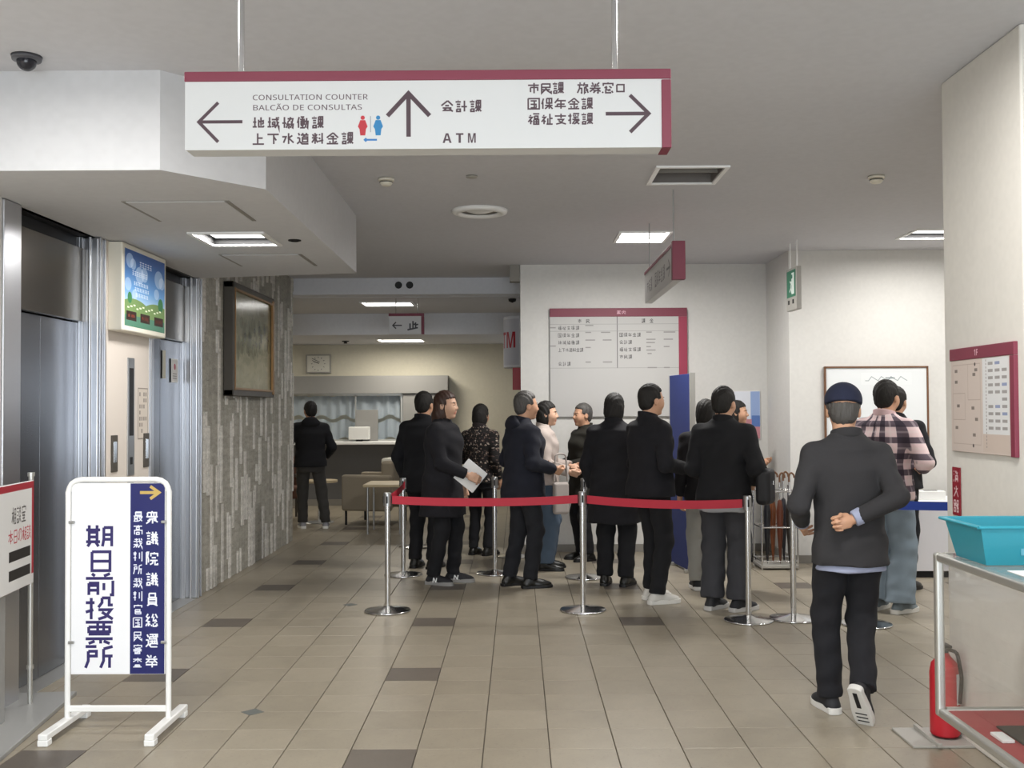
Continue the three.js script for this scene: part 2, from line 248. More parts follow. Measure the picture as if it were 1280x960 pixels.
// stone clad wall: a slab with individually laid strips
{
  const stone = struct('wall_stone', box(WX - 0.38, WX - 0.03, 0, H + 0.02, -12.44, -8.76), M.wall), tone = [0xc3c0b6, 0xc6c3b9, 0xc0bdb3, 0xc8c5bb, 0xf8f5ef, 0xfbf8f3].map((c) => std(c, 0.8, { map: rep(stoneTex, 1, 1), bumpMap: rough, bumpScale: 0.002 }));
  const list = [];
  let z = -8.765;
  while (z > -12.43) {
    const w = Math.min(rr(0.042, 0.072), z + 12.44); let y = 0;
    while (y < 3.1) {
      const h = Math.min(rr(0.16, 0.75), 3.1 - y), proud = rnd() < 0.26, t = proud ? rr(0.012, 0.02) : rr(0.003, 0.006);
      list.push({ g: rbox(t + 0.03, h - 0.002, w - 0.0012, WX - 0.045 + (t + 0.03) / 2, y + h / 2, z - w / 2, 0.002, 1), m: proud ? 4 + Math.floor(rnd() * 2) : Math.floor(rnd() * 4), k: w * h / (z * z) * (proud ? 1.6 : 1) }); y += h;
    }
    z -= w;
  }
  list.sort((a, b) => b.k - a.k);
  list.slice(0, 300).forEach((s, i) => part('stone_strip' + (i ? '_' + String(i).padStart(3, '0') : ''), s.g, tone[s.m], stone));
  for (let m = 0; m < 6; m++) { const q = list.slice(300).filter((s) => s.m === m); if (q.length) { const o = part('far_stone_strip', q.map((s) => s.g), tone[m], stone); o.userData.kind = 'stuff'; } }
}
// lifts
function liftDoor(n, z0, z1, wide) {   // z0 near, z1 far (negative)
  const t = new THREE.Group(); t.name = 'door_' + n; t.userData.kind = 'structure'; scene.add(t);
  const w = z0 - z1, mid = (z0 + z1) / 2;
  part('door_panel', rbox(0.04, 2.09, w / 2 + 0.015, WX - 0.14, 1.05, z0 - w / 4, 0.002), M.door, t); part('door_panel', rbox(0.04, 2.09, w / 2 - 0.005, WX - 0.138, 1.05, z1 + w / 4, 0.002), M.door, t);
  part('transom_panel', rbox(0.05, 0.46, w, WX - 0.095, 2.33, mid, 0.004), M.transom, t);
  part('shadow_gap', box(WX - 0.16, WX - 0.12, 2.56, 2.64, z1, z0), M.black, t);
  part('door_sill', box(WX - 0.16, WX + 0.01, -0.006, 0.003, z1, z0), M.alu, t);
  part('door_frame', [rbox(0.17, 2.635, wide, WX - 0.07, 1.318, z0 + wide / 2, 0.006), rbox(0.03, 2.635, 0.03, WX - 0.05, 1.318, z0 + 0.005, 0.004)], M.steel, t);
  part('door_frame', [rbox(0.17, 2.635, 0.1, WX - 0.07, 1.318, z1 - 0.05, 0.012), rbox(0.012, 2.635, 0.03, WX + 0.02, 1.318, z1 - 0.02, 0.004), rbox(0.05, 2.635, 0.012, WX - 0.105, 1.318, z1 + 0.008, 0.004), rbox(0.012, 2.635, 0.02, WX + 0.02, 1.318, z1 - 0.09, 0.004), cyl(0.011, 2.635, WX - 0.105, 0, z1 + 0.004, 14), cyl(0.011, 2.635, WX - 0.04, 0, z1 + 0.002, 14)], M.steel, t);
  return t;
}
liftDoor(1, -5.57, -6.6, 0.19); liftDoor(2, -7.62, -8.65, 0.06);
{ // call panel between the lifts
  const t = thing('lift_call_panel', 'beige wall panel with steel indicator strip and call buttons between the lifts', 'lift panel', [WX + 0.005, 0, -7.13]);
  part('panel', rbox(0.05, 2.64, 0.84, -0.02, 1.322, 0, 0.006), M.panelBeige, t);
  part('edge_strip', rbox(0.02, 2.62, 0.022, 0.002, 1.318, -0.4, 0.003), M.steel, t);
  const s = part('indicator_strip', rbox(0.012, 0.8, 0.12, 0.008, 1.5, -0.03, 0.003), M.chromeDull, t);
  part('indicator_window', rbox(0.006, 0.46, 0.07, 0.014, 1.6, -0.03, 0.002), M.black, s); part('keyhole', rbox(0.006, 0.05, 0.04, 0.014, 1.2, -0.03, 0.002), M.dark, s);
  for (const z of [0.26, -0.33]) { const c = part('call_plate', rbox(0.012, 0.24, 0.1, 0.008, 1.26, z, 0.003), M.frameDark, t); part('call_button', rbox(0.006, 0.14, 0.05, 0.015, 1.27, z, 0.003), M.chrome, c); }
  part('lower_plate', rbox(0.012, 0.12, 0.1, 0.008, 1.0, -0.03, 0.003), M.dark, t);
  print('notice', 0.2, 0.36, canvasTex(96, 160, (x) => { x.fillStyle = '#d6cbbf'; x.fillRect(0, 0, 96, 160); x.strokeStyle = '#8b8178'; x.lineWidth = 3; x.strokeRect(2, 2, 92, 156); x.fillStyle = '#8d8379'; for (let i = 0; i < 4; i++) for (let j = 0; j < 7; j++) if (rnd() < 0.75) x.fillRect(14 + i * 19, 14 + j * 19, 11, 12); }), t, [0.0065, 1.52, -0.27], Math.PI / 2);
}
{ // screen between the lifts
  const t = thing('information_display', 'white framed display with a blue sky and green meadow picture above the lift call panel', 'display', [WX + 0.005, 2.06, -7.18]);
  part('casing', rbox(0.1, 0.575, 0.84, 0.05, 0.2875, 0, 0.012), M.cream, t);
  const tex = canvasTex(512, 352, (x, w, h) => {
    const g = x.createLinearGradient(0, 0, 0, h); g.addColorStop(0, '#27477f'); g.addColorStop(0.5, '#6a9bd0'); g.addColorStop(0.68, '#a9c6e0'); x.fillStyle = g; x.fillRect(0, 0, w, h);
    x.fillStyle = 'rgba(205,218,235,.5)'; for (const [a, b, r] of [[60, 50, 34], [100, 62, 26], [180, 105, 40], [240, 96, 34], [430, 95, 44], [470, 110, 30], [40, 160, 30], [400, 170, 26], [120, 200, 24]]) { x.beginPath(); x.ellipse(a, b, r * 1.3, r, 0, 0, 7); x.fill(); }
    x.fillStyle = '#74905a'; x.beginPath(); x.moveTo(0, 235); x.quadraticCurveTo(130, 205, 260, 240); x.quadraticCurveTo(390, 205, 512, 232); x.lineTo(512, 352); x.lineTo(0, 352); x.fill();
    x.fillStyle = '#3f7a4e'; for (const [a, r] of [[60, 26], [455, 34]]) { x.beginPath(); x.arc(a, 220, r, 0, 7); x.fill(); } x.fillStyle = '#52806a'; x.fillRect(0, 300, w, 52);
    x.fillStyle = 'rgba(225,232,240,.8)'; for (const [a, b, n, s] of [[180, 40, 5, 24], [90, 92, 7, 20], [110, 140, 9, 15], [120, 166, 9, 15], [130, 192, 8, 15]]) for (let i = 0; i < n; i++) { x.fillRect(a + i * s * 1.35, b, s, 3); x.fillRect(a + i * s * 1.35, b + s * 0.45, s, 3); x.fillRect(a + i * s * 1.35 + s * 0.4, b - 2, 3, s); x.fillRect(a + i * s * 1.35, b + s * 0.85, s, 3); }
    x.fillStyle = '#e8f0cf'; for (let i = 0; i < 12; i++) x.fillRect(30 + i * 37, 262 - (i % 3) * 7, 24, 7);
    for (const a of [20, 190, 370]) { x.fillStyle = '#33251f'; x.fillRect(a, 282, 120, 42); x.fillStyle = '#6a3326'; x.fillRect(a + 20, 296, 26, 14); x.fillRect(a + 60, 296, 40, 14); }
  });
  print('screen', 0.77, 0.505, tex, t, [0.1015, 0.2875, 0], Math.PI / 2, { rough: 0.25, mat: { emissive: 0xffffff, emissiveMap: tex, emissiveIntensity: 0.2 } });
}
{ // small notices stuck to the second lift door
  const t = single('door_notice', rbox(0.003, 0.19, 0.16, 0, 0, 0, 0.001), M.paper, 'small paper notice with a red mark on the second lift door', 'notice', [WX - 0.109, 1.86, -8.45]);
  print('printed_face', 0.14, 0.17, canvasTex(64, 76, (x) => { x.fillStyle = '#d9d6d4'; x.fillRect(0, 0, 64, 76); x.fillStyle = '#a83244'; x.beginPath(); x.arc(32, 24, 11, 0, 7); x.fill(); x.fillStyle = '#77716d'; for (let i = 0; i < 3; i++) x.fillRect(10, 48 + i * 8, 44, 3); }), t, [0.002, 0, 0], Math.PI / 2);
  single('door_notice', rbox(0.003, 0.22, 0.07, 0, 0, 0, 0.001), std(0xc3c1b4, 0.7), 'narrow pale label on the second lift door', 'notice', [WX - 0.109, 1.9, -8.2]);
}
// far waiting room: service counter with curtained window
{
  struct('wall_counter', [box(-6.5, -1.12, 1.8, 2.08, -17.2, -16.86), box(-1.84, -1.12, 1.04, 1.8, -17.2, -16.9)], M.counterGrey);
  struct('wall_counter', [box(-6.5, -1.12, 0, 0.98, -17.2, -16.95)], M.underGrey);
  struct('wall_counter', [box(-6.5, 0.03, 0.0, 0.1, -16.95, -16.93)], M.base);
  const c = single('service_counter', rbox(5.3, 0.05, 0.5, 0, 0.025, 0, 0.01), M.whitePaint, 'long white counter top under the curtained window', 'counter', [-3.84, 0.985, -16.85]);
  const w = new THREE.Group(); w.name = 'window_1'; w.userData.kind = 'structure'; scene.add(w);
  part('window_frame', [box(-6.4, -1.86, 1.76, 1.8, -16.97, -16.93), box(-6.4, -1.86, 1.04, 1.06, -16.97, -16.93), box(-2.62, -2.6, 1.05, 1.78, -16.97, -16.93), box(-1.88, -1.85, 1.05, 1.78, -16.97, -16.93), box(-4.2, -4.18, 1.05, 1.78, -16.97, -16.93)], M.alu, w);
  part('pane', box(-6.4, -2.61, 1.06, 1.76, -16.952, -16.948), M.glass, w); part('pane', box(-2.61, -1.87, 1.06, 1.76, -16.952, -16.948), M.glass, w);
  const cur = (x0, x1, y0, y1, wave, z) => { const n = Math.round((x1 - x0) * 60), g = new THREE.PlaneGeometry(x1 - x0, y1 - y0, n, 10), p = g.attributes.position; for (let i = 0; i < p.count; i++) { const x = p.getX(i), v = p.getY(i) / (y1 - y0) + 0.5; p.setZ(i, 0.03 * Math.sin(x * 34 + Math.sin(x * 7) * 1.4) * (0.6 + 0.4 * (1 - v))); if (wave) p.setY(i, p.getY(i) + (v < 0.95 ? 0.035 * Math.sin(x * 17) * (1 - v) : 0.03 * Math.sin(x * 17))); } g.translate((x0 + x1) / 2, (y0 + y1) / 2, 0); g.computeVertexNormals(); return metre(g); };
  single('curtain', cur(-3.9, -1.9, 1.42, 1.78, true, 0), M.curtain, 'pale blue gathered valance curtain in the upper half of the counter window', 'curtain', [0, 0, -17.02]);
  single('curtain', cur(-3.9, -1.9, 1.06, 1.36, true, 0), M.curtain, 'pale blue wavy café curtain in the lower half of the counter window', 'curtain', [0, 0, -17.06]);
  const b = thing('paper_tray', 'white box on the far counter in front of the curtains', 'box', [-2.52, 1.035, -16.75]); part('tray', rbox(0.32, 0.2, 0.2, 0, 0.13, 0, 0.01), M.paper, b); part('stand', rbox(0.1, 0.04, 0.1, 0, 0.02, 0, 0.005), M.dark, b);
  single('desk_partition', rbox(0.36, 0.5, 0.02, 0, 0.25, 0, 0.005), M.counterGrey, 'grey upright panel behind the white box on the far counter', 'partition', [-2.42, 1.035, -16.88]);
  const k = thing('wall_clock', 'square wall clock with pale face on the far wall above the counter', 'clock', [-3.25, 2.29, -17.2]);
  part('clock_case', rbox(0.41, 0.31, 0.05, 0, 0, 0.025, 0.01), M.plasticGrey, k); part('clock_face', rbox(0.36, 0.265, 0.01, 0, 0, 0.05, 0.004), std(0xdfdcd2, 0.5), k);
  part('hour_hand', boxc(0.1, 0.012, 0.004, -0.04, 0.01, 0.058).rotateZ(-0.35), M.black, k); part('minute_hand', boxc(0.14, 0.008, 0.004, -0.06, 0.035, 0.06).rotateZ(-0.45), M.black, k); for (let i = 0; i < 12; i++) part('hour_mark', boxc(0.008, 0.02, 0.003, 0, 0.105, 0.057).rotateZ(i * Math.PI / 6), M.black, k);
}
// ---------- lamps ----------
lamps.forEach(([x, z, y, on, w, d, label]) => {
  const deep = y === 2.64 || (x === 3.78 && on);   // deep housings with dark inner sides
  const t = thing('ceiling_light', label, 'lamp', [x, y, z]), b = 0.028;
  part('frame', [boxc(w + 2 * b, 0.012, b, 0, -0.006, d / 2 + b / 2), boxc(w + 2 * b, 0.012, b, 0, -0.006, -d / 2 - b / 2), boxc(b, 0.012, d, w / 2 + b / 2, -0.006, 0), boxc(b, 0.012, d, -w / 2 - b / 2, -0.006, 0)], M.whitePaint, t);
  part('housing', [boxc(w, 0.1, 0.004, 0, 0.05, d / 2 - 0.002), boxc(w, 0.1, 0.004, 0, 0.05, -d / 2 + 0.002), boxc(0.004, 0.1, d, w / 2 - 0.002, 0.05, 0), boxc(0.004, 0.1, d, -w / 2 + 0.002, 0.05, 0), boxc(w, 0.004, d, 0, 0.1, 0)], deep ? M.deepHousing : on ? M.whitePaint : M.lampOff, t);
  if (on) {
    part('diffuser', rbox(w - 0.04, 0.02, d - 0.06, 0, deep ? 0.046 : 0.035, 0, 0.006), M.glow, t);
    const l = new THREE.RectAreaLight(new THREE.Color(...(y < 2.64 ? [1, 0.93, 0.8] : COOL)), LAMP * on * (y === 2.6 ? 0.6 : 1), w - 0.05, d - 0.07); l.position.set(0, deep ? 0.031 : 0.02, 0); l.rotation.x = -Math.PI / 2; l.name = 'lamp_light'; t.add(l);
  } else { part('fluorescent_tube', [0.09, -0.09].map((q) => bar([-w / 2 + 0.03, 0.06, q], [w / 2 - 0.03, 0.06, q], 0.014)), M.whitePaint, t); part('louvre', boxc(w, 0.05, 0.01, 0, 0.04, 0), M.base, t); }
});

// ---------- signs ----------
const INK = '#453038', MAR = '#7d3044';
{ // big hanging direction sign
  const t = thing('direction_sign', 'wide white hanging sign with dark red top edge and three black arrows', 'sign', [-0.276, 2.35, -3.3]);
  const w = 1.512, h = 0.245;
  part('panel', rbox(w, h, 0.09, 0, h / 2, 0, 0.004), M.signWhite, t);
  part('top_border', rbox(w + 0.004, 0.031, 0.1, 0, h - 0.0155, 0, 0.003), M.maroon, t); part('side_border', rbox(0.03, h - 0.0312, 0.1, w / 2 - 0.013, (h - 0.0312) / 2 - 0.002, 0, 0.003), M.maroon, t);
  for (const x of [-0.592, 0.588]) part('hanging_rod', cyl(0.0095, 0.507, x, h, 0, 16), M.chrome, t);
  for (const x of [-0.592, 0.588]) part('ceiling_flange', cyl(0.03, 0.01, x, h + 0.495, 0, 20), M.chromeDull, t);
  const S = 3, tex = canvasTex(587 * S, 85 * S, (x) => {   // units: pixels of a drawing 587 wide, 85 high
    x.scale(S, S); x.fillStyle = '#cfcfce'; x.fillRect(0, 0, 587, 85);
    arrow(x, [[[41, 26], [17, 50], [41, 75]], [[17, 50], [71, 50]]], INK, 4);
    arrow(x, [[[250, 44], [276, 16], [302, 44]], [[276, 16], [276, 70]]], INK, 5.5);
    arrow(x, [[[549, 20], [572, 43], [549, 66]], [[572, 43], [519, 43]]], INK, 4.5);
    latin(x, 'CONSULTATION COUNTER', 83, 17, 143, 6.5, INK, false); latin(x, 'BALCÃO DE CONSULTAS', 83, 29.5, 136, 6.5, INK, false);
    kanji(x, '地域協働課', 83, 44, 15.2, 14.6, 18.3, INK, 0.135); kanji(x, '上下水道料金課', 83, 64, 15.2, 14.6, 18.3, INK, 0.135);
    kanji(x, '会計課', 316, 25, 15.2, 14.6, 17.5, INK, 0.135); latin(x, 'A', 318, 66, 11, 12, INK); latin(x, 'T', 334, 66, 10, 12, INK); latin(x, 'M', 348, 66, 12, 12, INK);
    kanji(x, '市民課 旅券窓口', 423, 3.5, 14.4, 14, 15.2, INK, 0.13); kanji(x, '国保年金課', 423, 23, 14.8, 14, 16.4, INK, 0.13); kanji(x, '福祉支援課', 423, 42, 14.8, 14, 16.4, INK, 0.13);
    for (const [cx, c] of [[219.5, '#b3222e'], [238.5, '#1f78ad']]) { x.fillStyle = c; x.beginPath(); x.arc(cx, 46, 2.6, 0, 7); x.fill(); x.beginPath(); x.moveTo(cx - 3, 49); x.lineTo(cx + 3, 49); x.lineTo(cx + 6, 57); x.lineTo(cx + 4, 60); x.lineTo(cx + 3, 68); x.lineTo(cx - 3, 68); x.lineTo(cx - 4, 60); x.lineTo(cx - 6, 57); x.fill(); }
    x.fillStyle = '#8d9096'; x.fillRect(228.6, 44, 1, 20); arrow(x, [[[222, 73.5], [237, 73.5]], [[224, 71.5], [222, 73.5], [224, 75.5]]], '#2b6fb0', 2.4);
  });
  print('printed_face', 0.026 * 0 + 1.482, 0.214, tex, t, [-0.015, 0.107, 0.0455]);
}
{ // election stand
  const t = thing('sign_stand', 'white tubular stand with a white and navy early voting notice', 'sign', [-1.942, 0, -5.12]);
  const r = 0.0135, W = 0.245;
  part('frame', tube([[-W, 0.03, 0], [-W, 0.6, 0], [-W, 1.1, 0], [-W, 1.15, 0], [-W + 0.018, 1.188, 0], [-W + 0.06, 1.205, 0], [0, 1.205, 0], [W - 0.06, 1.205, 0], [W - 0.018, 1.188, 0], [W, 1.15, 0], [W, 1.1, 0], [W, 0.6, 0], [W, 0.03, 0]], r, 120, 12), M.whitePaint, t);
  part('cross_bar', rbox(2 * W, 0.03, 0.018, 0, 0.1, 0, 0.005), M.whitePaint, t);
  for (const x of [-W, W]) { const f = part('foot', [rbox(0.045, 0.03, 0.5, x, 0.042, 0.02, 0.006), rbox(0.05, 0.03, 0.05, x, 0.015, 0.245, 0.006), rbox(0.05, 0.03, 0.05, x, 0.015, -0.2, 0.006)], M.whitePaint, t); }
  for (const y of [0.42, 1.0]) for (const x of [-W + 0.02, W - 0.02]) part('clip', rbox(0.03, 0.014, 0.012, x, y, 0.008, 0.003), M.chromeDull, t);
  const p = part('board', rbox(0.458, 0.925, 0.008, 0, 0.727, 0, 0.003), M.whitePaint, t);
  const tex = canvasTex(508, 1024, (x) => {
    const k = 4; x.scale(k, k); x.fillStyle = '#f1f2f5'; x.fillRect(0, 0, 127, 256); x.fillStyle = '#151a5e'; x.fillRect(80, 0, 47, 256);
    arrow(x, [[[93, 12.5], [118, 12.5]], [[107, 4], [119, 12.5], [107, 21]]], '#c4a75c', 4.2);
    kanji(x, '期日前投票所', 18, 55, 40, 31, 32.6, '#2a2160', 0.125, true);
    kanji(x, '衆議院議員総選挙', 101, 37, 17, 18, 27.6, '#f0f2f8', 0.12, true); kanji(x, '最高裁判所裁判官国民審査', 84, 38, 12.5, 13.5, 17.8, '#e6e9f4', 0.12, true);
  });
  print('printed_face', 0.452, 0.92, tex, p, [0, 0.727, 0.0045]);
}
{ // consultation stand at the left edge
  const t = thing('sign_stand', 'grey steel stand with a red framed consultation room notice in front of the first lift', 'sign', [-2.5, 0, -5.1], Math.PI / 2 + 0.11);
  part('base_plate', rbox(1.2, 0.022, 0.3, 0.02, 0.011, 0.02, 0.004), M.greyMetal, t);
  part('post', rbox(0.16, 1.0, 0.08, 0.0, 0.52, -0.05, 0.006), M.greyMetal, t);
  part('edge_pole', [cyl(0.013, 1.19, 0.4, 0.02, 0.0, 16), cyl(0.018, 0.02, 0.4, 0.2, 0, 16), cyl(0.018, 0.02, 0.4, 1.2, 0, 16)], M.alu, t);
  const p = part('board', rbox(0.97, 0.53, 0.02, -0.1, 0.915, 0.01, 0.004), std(0xdedddb, 0.5), t);
  const tex = canvasTex(970, 530, (x) => {
    x.fillStyle = '#dcdbd9'; x.fillRect(0, 0, 970, 530); x.fillStyle = '#a3202f'; x.fillRect(0, 0, 970, 34); x.fillRect(940, 0, 30, 480);
    kanji(x, '相談室', 655, 110, 62, 88, 68, '#38332f', 0.11); kanji(x, '本日の相談', 610, 220, 62, 74, 64, '#b2303c', 0.1);
    x.fillStyle = '#1b1715'; x.fillRect(620, 330, 300, 52); x.fillRect(620, 424, 300, 52); x.fillRect(120, 330, 300, 52); x.fillRect(120, 424, 300, 52);
  });
  print('printed_face', 0.96, 0.525, tex, p, [-0.1, 0.915, 0.0205]);
}
{ // small hanging sign over the corridor
  const t = thing('direction_sign', 'small hanging sign with red edge and left arrow in the far passage', 'sign', [-1.36, 2.46, -12.9]);
  part('panel', rbox(0.43, 0.255, 0.05, 0, 0.128, 0, 0.004), M.signWhite, t); part('top_border', rbox(0.434, 0.035, 0.056, 0, 0.24, 0, 0.003), M.maroon, t); part('side_border', rbox(0.035, 0.222, 0.056, 0.2, 0.111, 0, 0.003), M.maroon, t);
  for (const x of [-0.13, 0.14]) part('hanging_rod', cyl(0.007, 0.19, x, 0.255, 0, 10), M.chrome, t);
  print('printed_face', 0.38, 0.21, canvasTex(190, 105, (x) => { x.fillStyle = '#cfcecf'; x.fillRect(0, 0, 190, 105); arrow(x, [[[42, 32], [22, 52], [42, 72]], [[22, 52], [78, 52]]], '#37343a', 7); arrow(x, [[[112, 80], [176, 66]], [[128, 74], [128, 40]], [[146, 72], [146, 26]], [[146, 48], [160, 44]], [[162, 68], [162, 34]], [[162, 50], [178, 46]]], '#37343a', 9); }), t, [-0.02, 0.108, 0.026]);
}
{ // sign hung along the hall
  const t = thing('direction_sign', 'hanging sign seen edge on beside the lit lamp, white with red border', 'sign', [1.12, 2.43, -8.12], -Math.PI / 2);
  part('panel', rbox(1.68, 0.265, 0.06, 0, 0.1325, 0, 0.004), M.signWhite, t); part('top_border', rbox(1.69, 0.025, 0.07, 0, 0.255, 0, 0.003), M.maroon, t); part('side_border', rbox(0.06, 0.268, 0.09, 0.83, 0.133, 0, 0.003), M.maroon, t);
  for (const x of [-0.75, 0.62]) part('hanging_rod', cyl(0.005, 0.41, x, 0.262, 0, 10), M.chromeDull, t);
  print('printed_face', 1.62, 0.235, canvasTex(648, 94, (x) => { x.fillStyle = '#c6c4c3'; x.fillRect(0, 0, 648, 94); kanji(x, '市民課', 60, 26, 40, 44, 46, '#6b666a', 0.1); kanji(x, '国保年金課', 260, 26, 40, 44, 46, '#6b666a', 0.1); arrow(x, [[[560, 24], [590, 48], [560, 72]], [[590, 48], [520, 48]]], '#6b666a', 7); }), t, [-0.03, 0.12, 0.0305]);
}
{ // floor guide board on the back wall
  const t = thing('guide_board', 'large white guide board with thick dark red border on the back wall', 'board', [1.09, 1.45, -11.357]);
  part('panel', rbox(1.474, 1.164, 0.03, 0, 0.584, 0.005, 0.004), std(0xc9c7c4, 0.5), t); part('top_border', rbox(1.48, 0.092, 0.036, 0, 1.124, 0.006, 0.003), M.maroon, t); part('side_border', rbox(0.092, 1.077, 0.036, 0.694, 0.5385, 0.006, 0.003), std(0x98304a, 0.5), t);
  print('printed_face', 1.385, 1.075, canvasTex(1108, 860, (x) => {
    x.fillStyle = '#bfbdba'; x.fillRect(0, 0, 1108, 860); x.fillStyle = '#5c5a5a'; x.fillRect(577, 0, 6, 445); x.fillStyle = '#9d9b99'; for (const y of [62, 122, 440]) x.fillRect(0, y, 1108, 4);
    kanji(x, '市民', 240, 18, 32, 36, 70, '#4f4c4c', 0.13); kanji(x, '課金', 790, 18, 32, 36, 70, '#4f4c4c', 0.13);
    const rows = ['福祉支援課', '国保年金課', '地域協働課', '上下水道料金課', '会計課']; rows.forEach((s, i) => kanji(x, s, 70, [78, 142, 204, 268, 388][i], 30, 34, i === 3 ? 31 : 38, '#5a5757', 0.12)); ['国保年金課', '会計課', '福祉支援課', '市民課'].forEach((s, i) => kanji(x, s, 598, 140 + i * 63, 32, 34, 38, '#5a5757', 0.12));
    x.fillStyle = '#908d8b'; for (const [a, b, w] of [[305, 70, 70], [305, 130, 50], [440, 130, 80], [305, 196, 84], [455, 196, 76], [305, 260, 46], [305, 386, 46], [455, 386, 80], [830, 130, 48], [980, 130, 100], [830, 192, 80], [980, 192, 80], [830, 220, 74], [830, 255, 40], [980, 255, 50], [830, 285, 80], [840, 315, 36], [840, 436, 80], [980, 436, 50], [0, 88, 50], [0, 246, 50]]) x.fillRect(a, b, w, 10);
  }), t, [-0.046, 0.54, 0.0205]);
  print('heading', 0.2, 0.07, canvasTex(200, 70, (x) => { x.fillStyle = '#7c2f42'; x.fillRect(0, 0, 200, 70); kanji(x, '案内', 52, 14, 44, 44, 52, '#d9a9b6', 0.12); }), t, [0.03, 1.124, 0.0245]);
}
{ // notice board on the pier
  const t = thing('guide_board', 'floor plan board with dark red top edge on the pale pier', 'board', [2.05, 1.33, -4.64], -Math.PI / 2);
  part('panel', rbox(0.634, 0.47, 0.02, 0, 0.2375, 0.004, 0.003), std(0xd0c2b9, 0.5), t); part('top_border', rbox(0.64, 0.055, 0.026, 0, 0.45, 0.005, 0.003), M.maroon, t); part('side_border', rbox(0.04, 0.4215, 0.026, 0.301, 0.2108, 0.005, 0.003), M.maroon, t);
  print('printed_face', 0.58, 0.41, canvasTex(580, 410, (x) => {
    x.fillStyle = '#cbbdb4'; x.fillRect(0, 0, 580, 410); x.fillStyle = '#d8d8d8'; x.fillRect(330, 0, 250, 330); x.fillStyle = '#c7b7ac'; x.fillRect(330, 330, 250, 80); x.fillStyle = '#8f8680'; for (let i = 0; i < 26; i++) x.fillRect(362, 6 + i * 15, 6, 9);
    for (let i = 0; i < 10; i++) for (const c of [385, 450, 515]) if (rnd() < 0.8) { x.fillStyle = rnd() < 0.3 ? '#8d97b5' : '#9a9694'; x.fillRect(c, 18 + i * 31, 46, 13); }
    x.strokeStyle = '#b3a398'; x.lineWidth = 3; x.strokeRect(18, 20, 290, 360); x.strokeRect(18, 150, 130, 120); x.strokeRect(180, 20, 128, 160); x.fillStyle = '#81766f'; for (const [a, b] of [[40, 40], [40, 90], [60, 200], [230, 60], [250, 40], [215, 210], [250, 260], [225, 330], [40, 300]]) x.fillRect(a, b, 30, 14);
    x.fillStyle = '#4a4240'; x.beginPath(); x.arc(255, 22, 8, 0, 7); x.arc(230, 385, 8, 0, 7); x.fill();
  }), t, [-0.02, 0.215, 0.0145]);
  print('heading', 0.09, 0.045, canvasTex(90, 45, (x) => { x.fillStyle = '#7c2f42'; x.fillRect(0, 0, 90, 45); latin(x, '1F', 22, 8, 40, 28, '#e0b6c0'); }), t, [-0.03, 0.45, 0.0185]);
}
{ const t = single('extinguisher_sign', rbox(0.085, 0.225, 0.006, 0, 0, 0, 0.002), std(0x7f1926, 0.5), 'narrow vertical red fire extinguisher sign low on the pier', 'sign', [2.045, 1.145, -4.93], -Math.PI / 2);
  print('printed_face', 0.08, 0.22, canvasTex(80, 220, (x) => { x.fillStyle = '#8a1a2a'; x.fillRect(0, 0, 80, 220); kanji(x, '消火器', 14, 12, 52, 56, 69, '#d8c3c4', 0.13, true); }), t, [0, 0, 0.0035]); }
{ // exit sign hung at the corner
  const t = thing('exit_sign', 'small green emergency exit sign hanging at the wall corner', 'sign', [2.6, 2.45, -9.88], -Math.PI / 2 + 0.03);
  part('casing', rbox(0.32, 0.4, 0.05, 0, 0.2, 0, 0.006), M.plasticGrey, t); for (const x of [-0.11, 0.11]) part('hanging_rod', cyl(0.006, 0.25, x, 0.4, 0, 8), M.whitePaint, t);
  print('pictogram', 0.28, 0.25, canvasTex(112, 100, (x) => { x.fillStyle = '#2f7358'; x.fillRect(0, 0, 112, 100); x.fillStyle = '#dfe9e2'; x.fillRect(60, 10, 34, 80); x.fillStyle = '#2f7358'; x.beginPath(); x.arc(66, 24, 8, 0, 7); x.fill(); arrow(x, [[[70, 34], [50, 58], [60, 84]], [[58, 48], [40, 40]], [[56, 62], [34, 80]]], '#dfe9e2', 8); }), t, [0, 0.25, 0.026]);
  for (const x of [-0.08, 0.06]) part('indicator', rbox(0.04, 0.04, 0.006, x, 0.08, 0.026, 0.003), M.dark, t);
}
{ // ATM booth drum
  const t = thing('machine_sign', 'white round hanging cash machine sign with red letters behind the wall end', 'sign', [0.1, 0, -12.95]);
  part('drum', lathe([[0, 2.04], [0.262, 2.04], [0.27, 2.05], [0.27, 2.66], [0.26, 2.67], [0, 2.67]], 48), M.greyWall, t); part('hanging_rod', cyl(0.02, 0.23, 0, 2.67, 0, 16), M.chromeDull, t);
  const tex = canvasTex(512, 256, (x) => { x.fillStyle = '#b9b9c2'; x.fillRect(0, 0, 512, 256); latin(x, 'ATM', 40, 70, 440, 90, '#a6182b'); });
  const g = new THREE.CylinderGeometry(0.2715, 0.2715, 0.56, 24, 1, true, -2.1, 1.8); part('lettering', g.translate(0, 2.35, 0), std(0xffffff, 0.5, { map: tex }), t);
  part('red_panel', rbox(0.1, 0.28, 0.03, -0.11, 1.91, 0.12, 0.004), M.red, t);
}
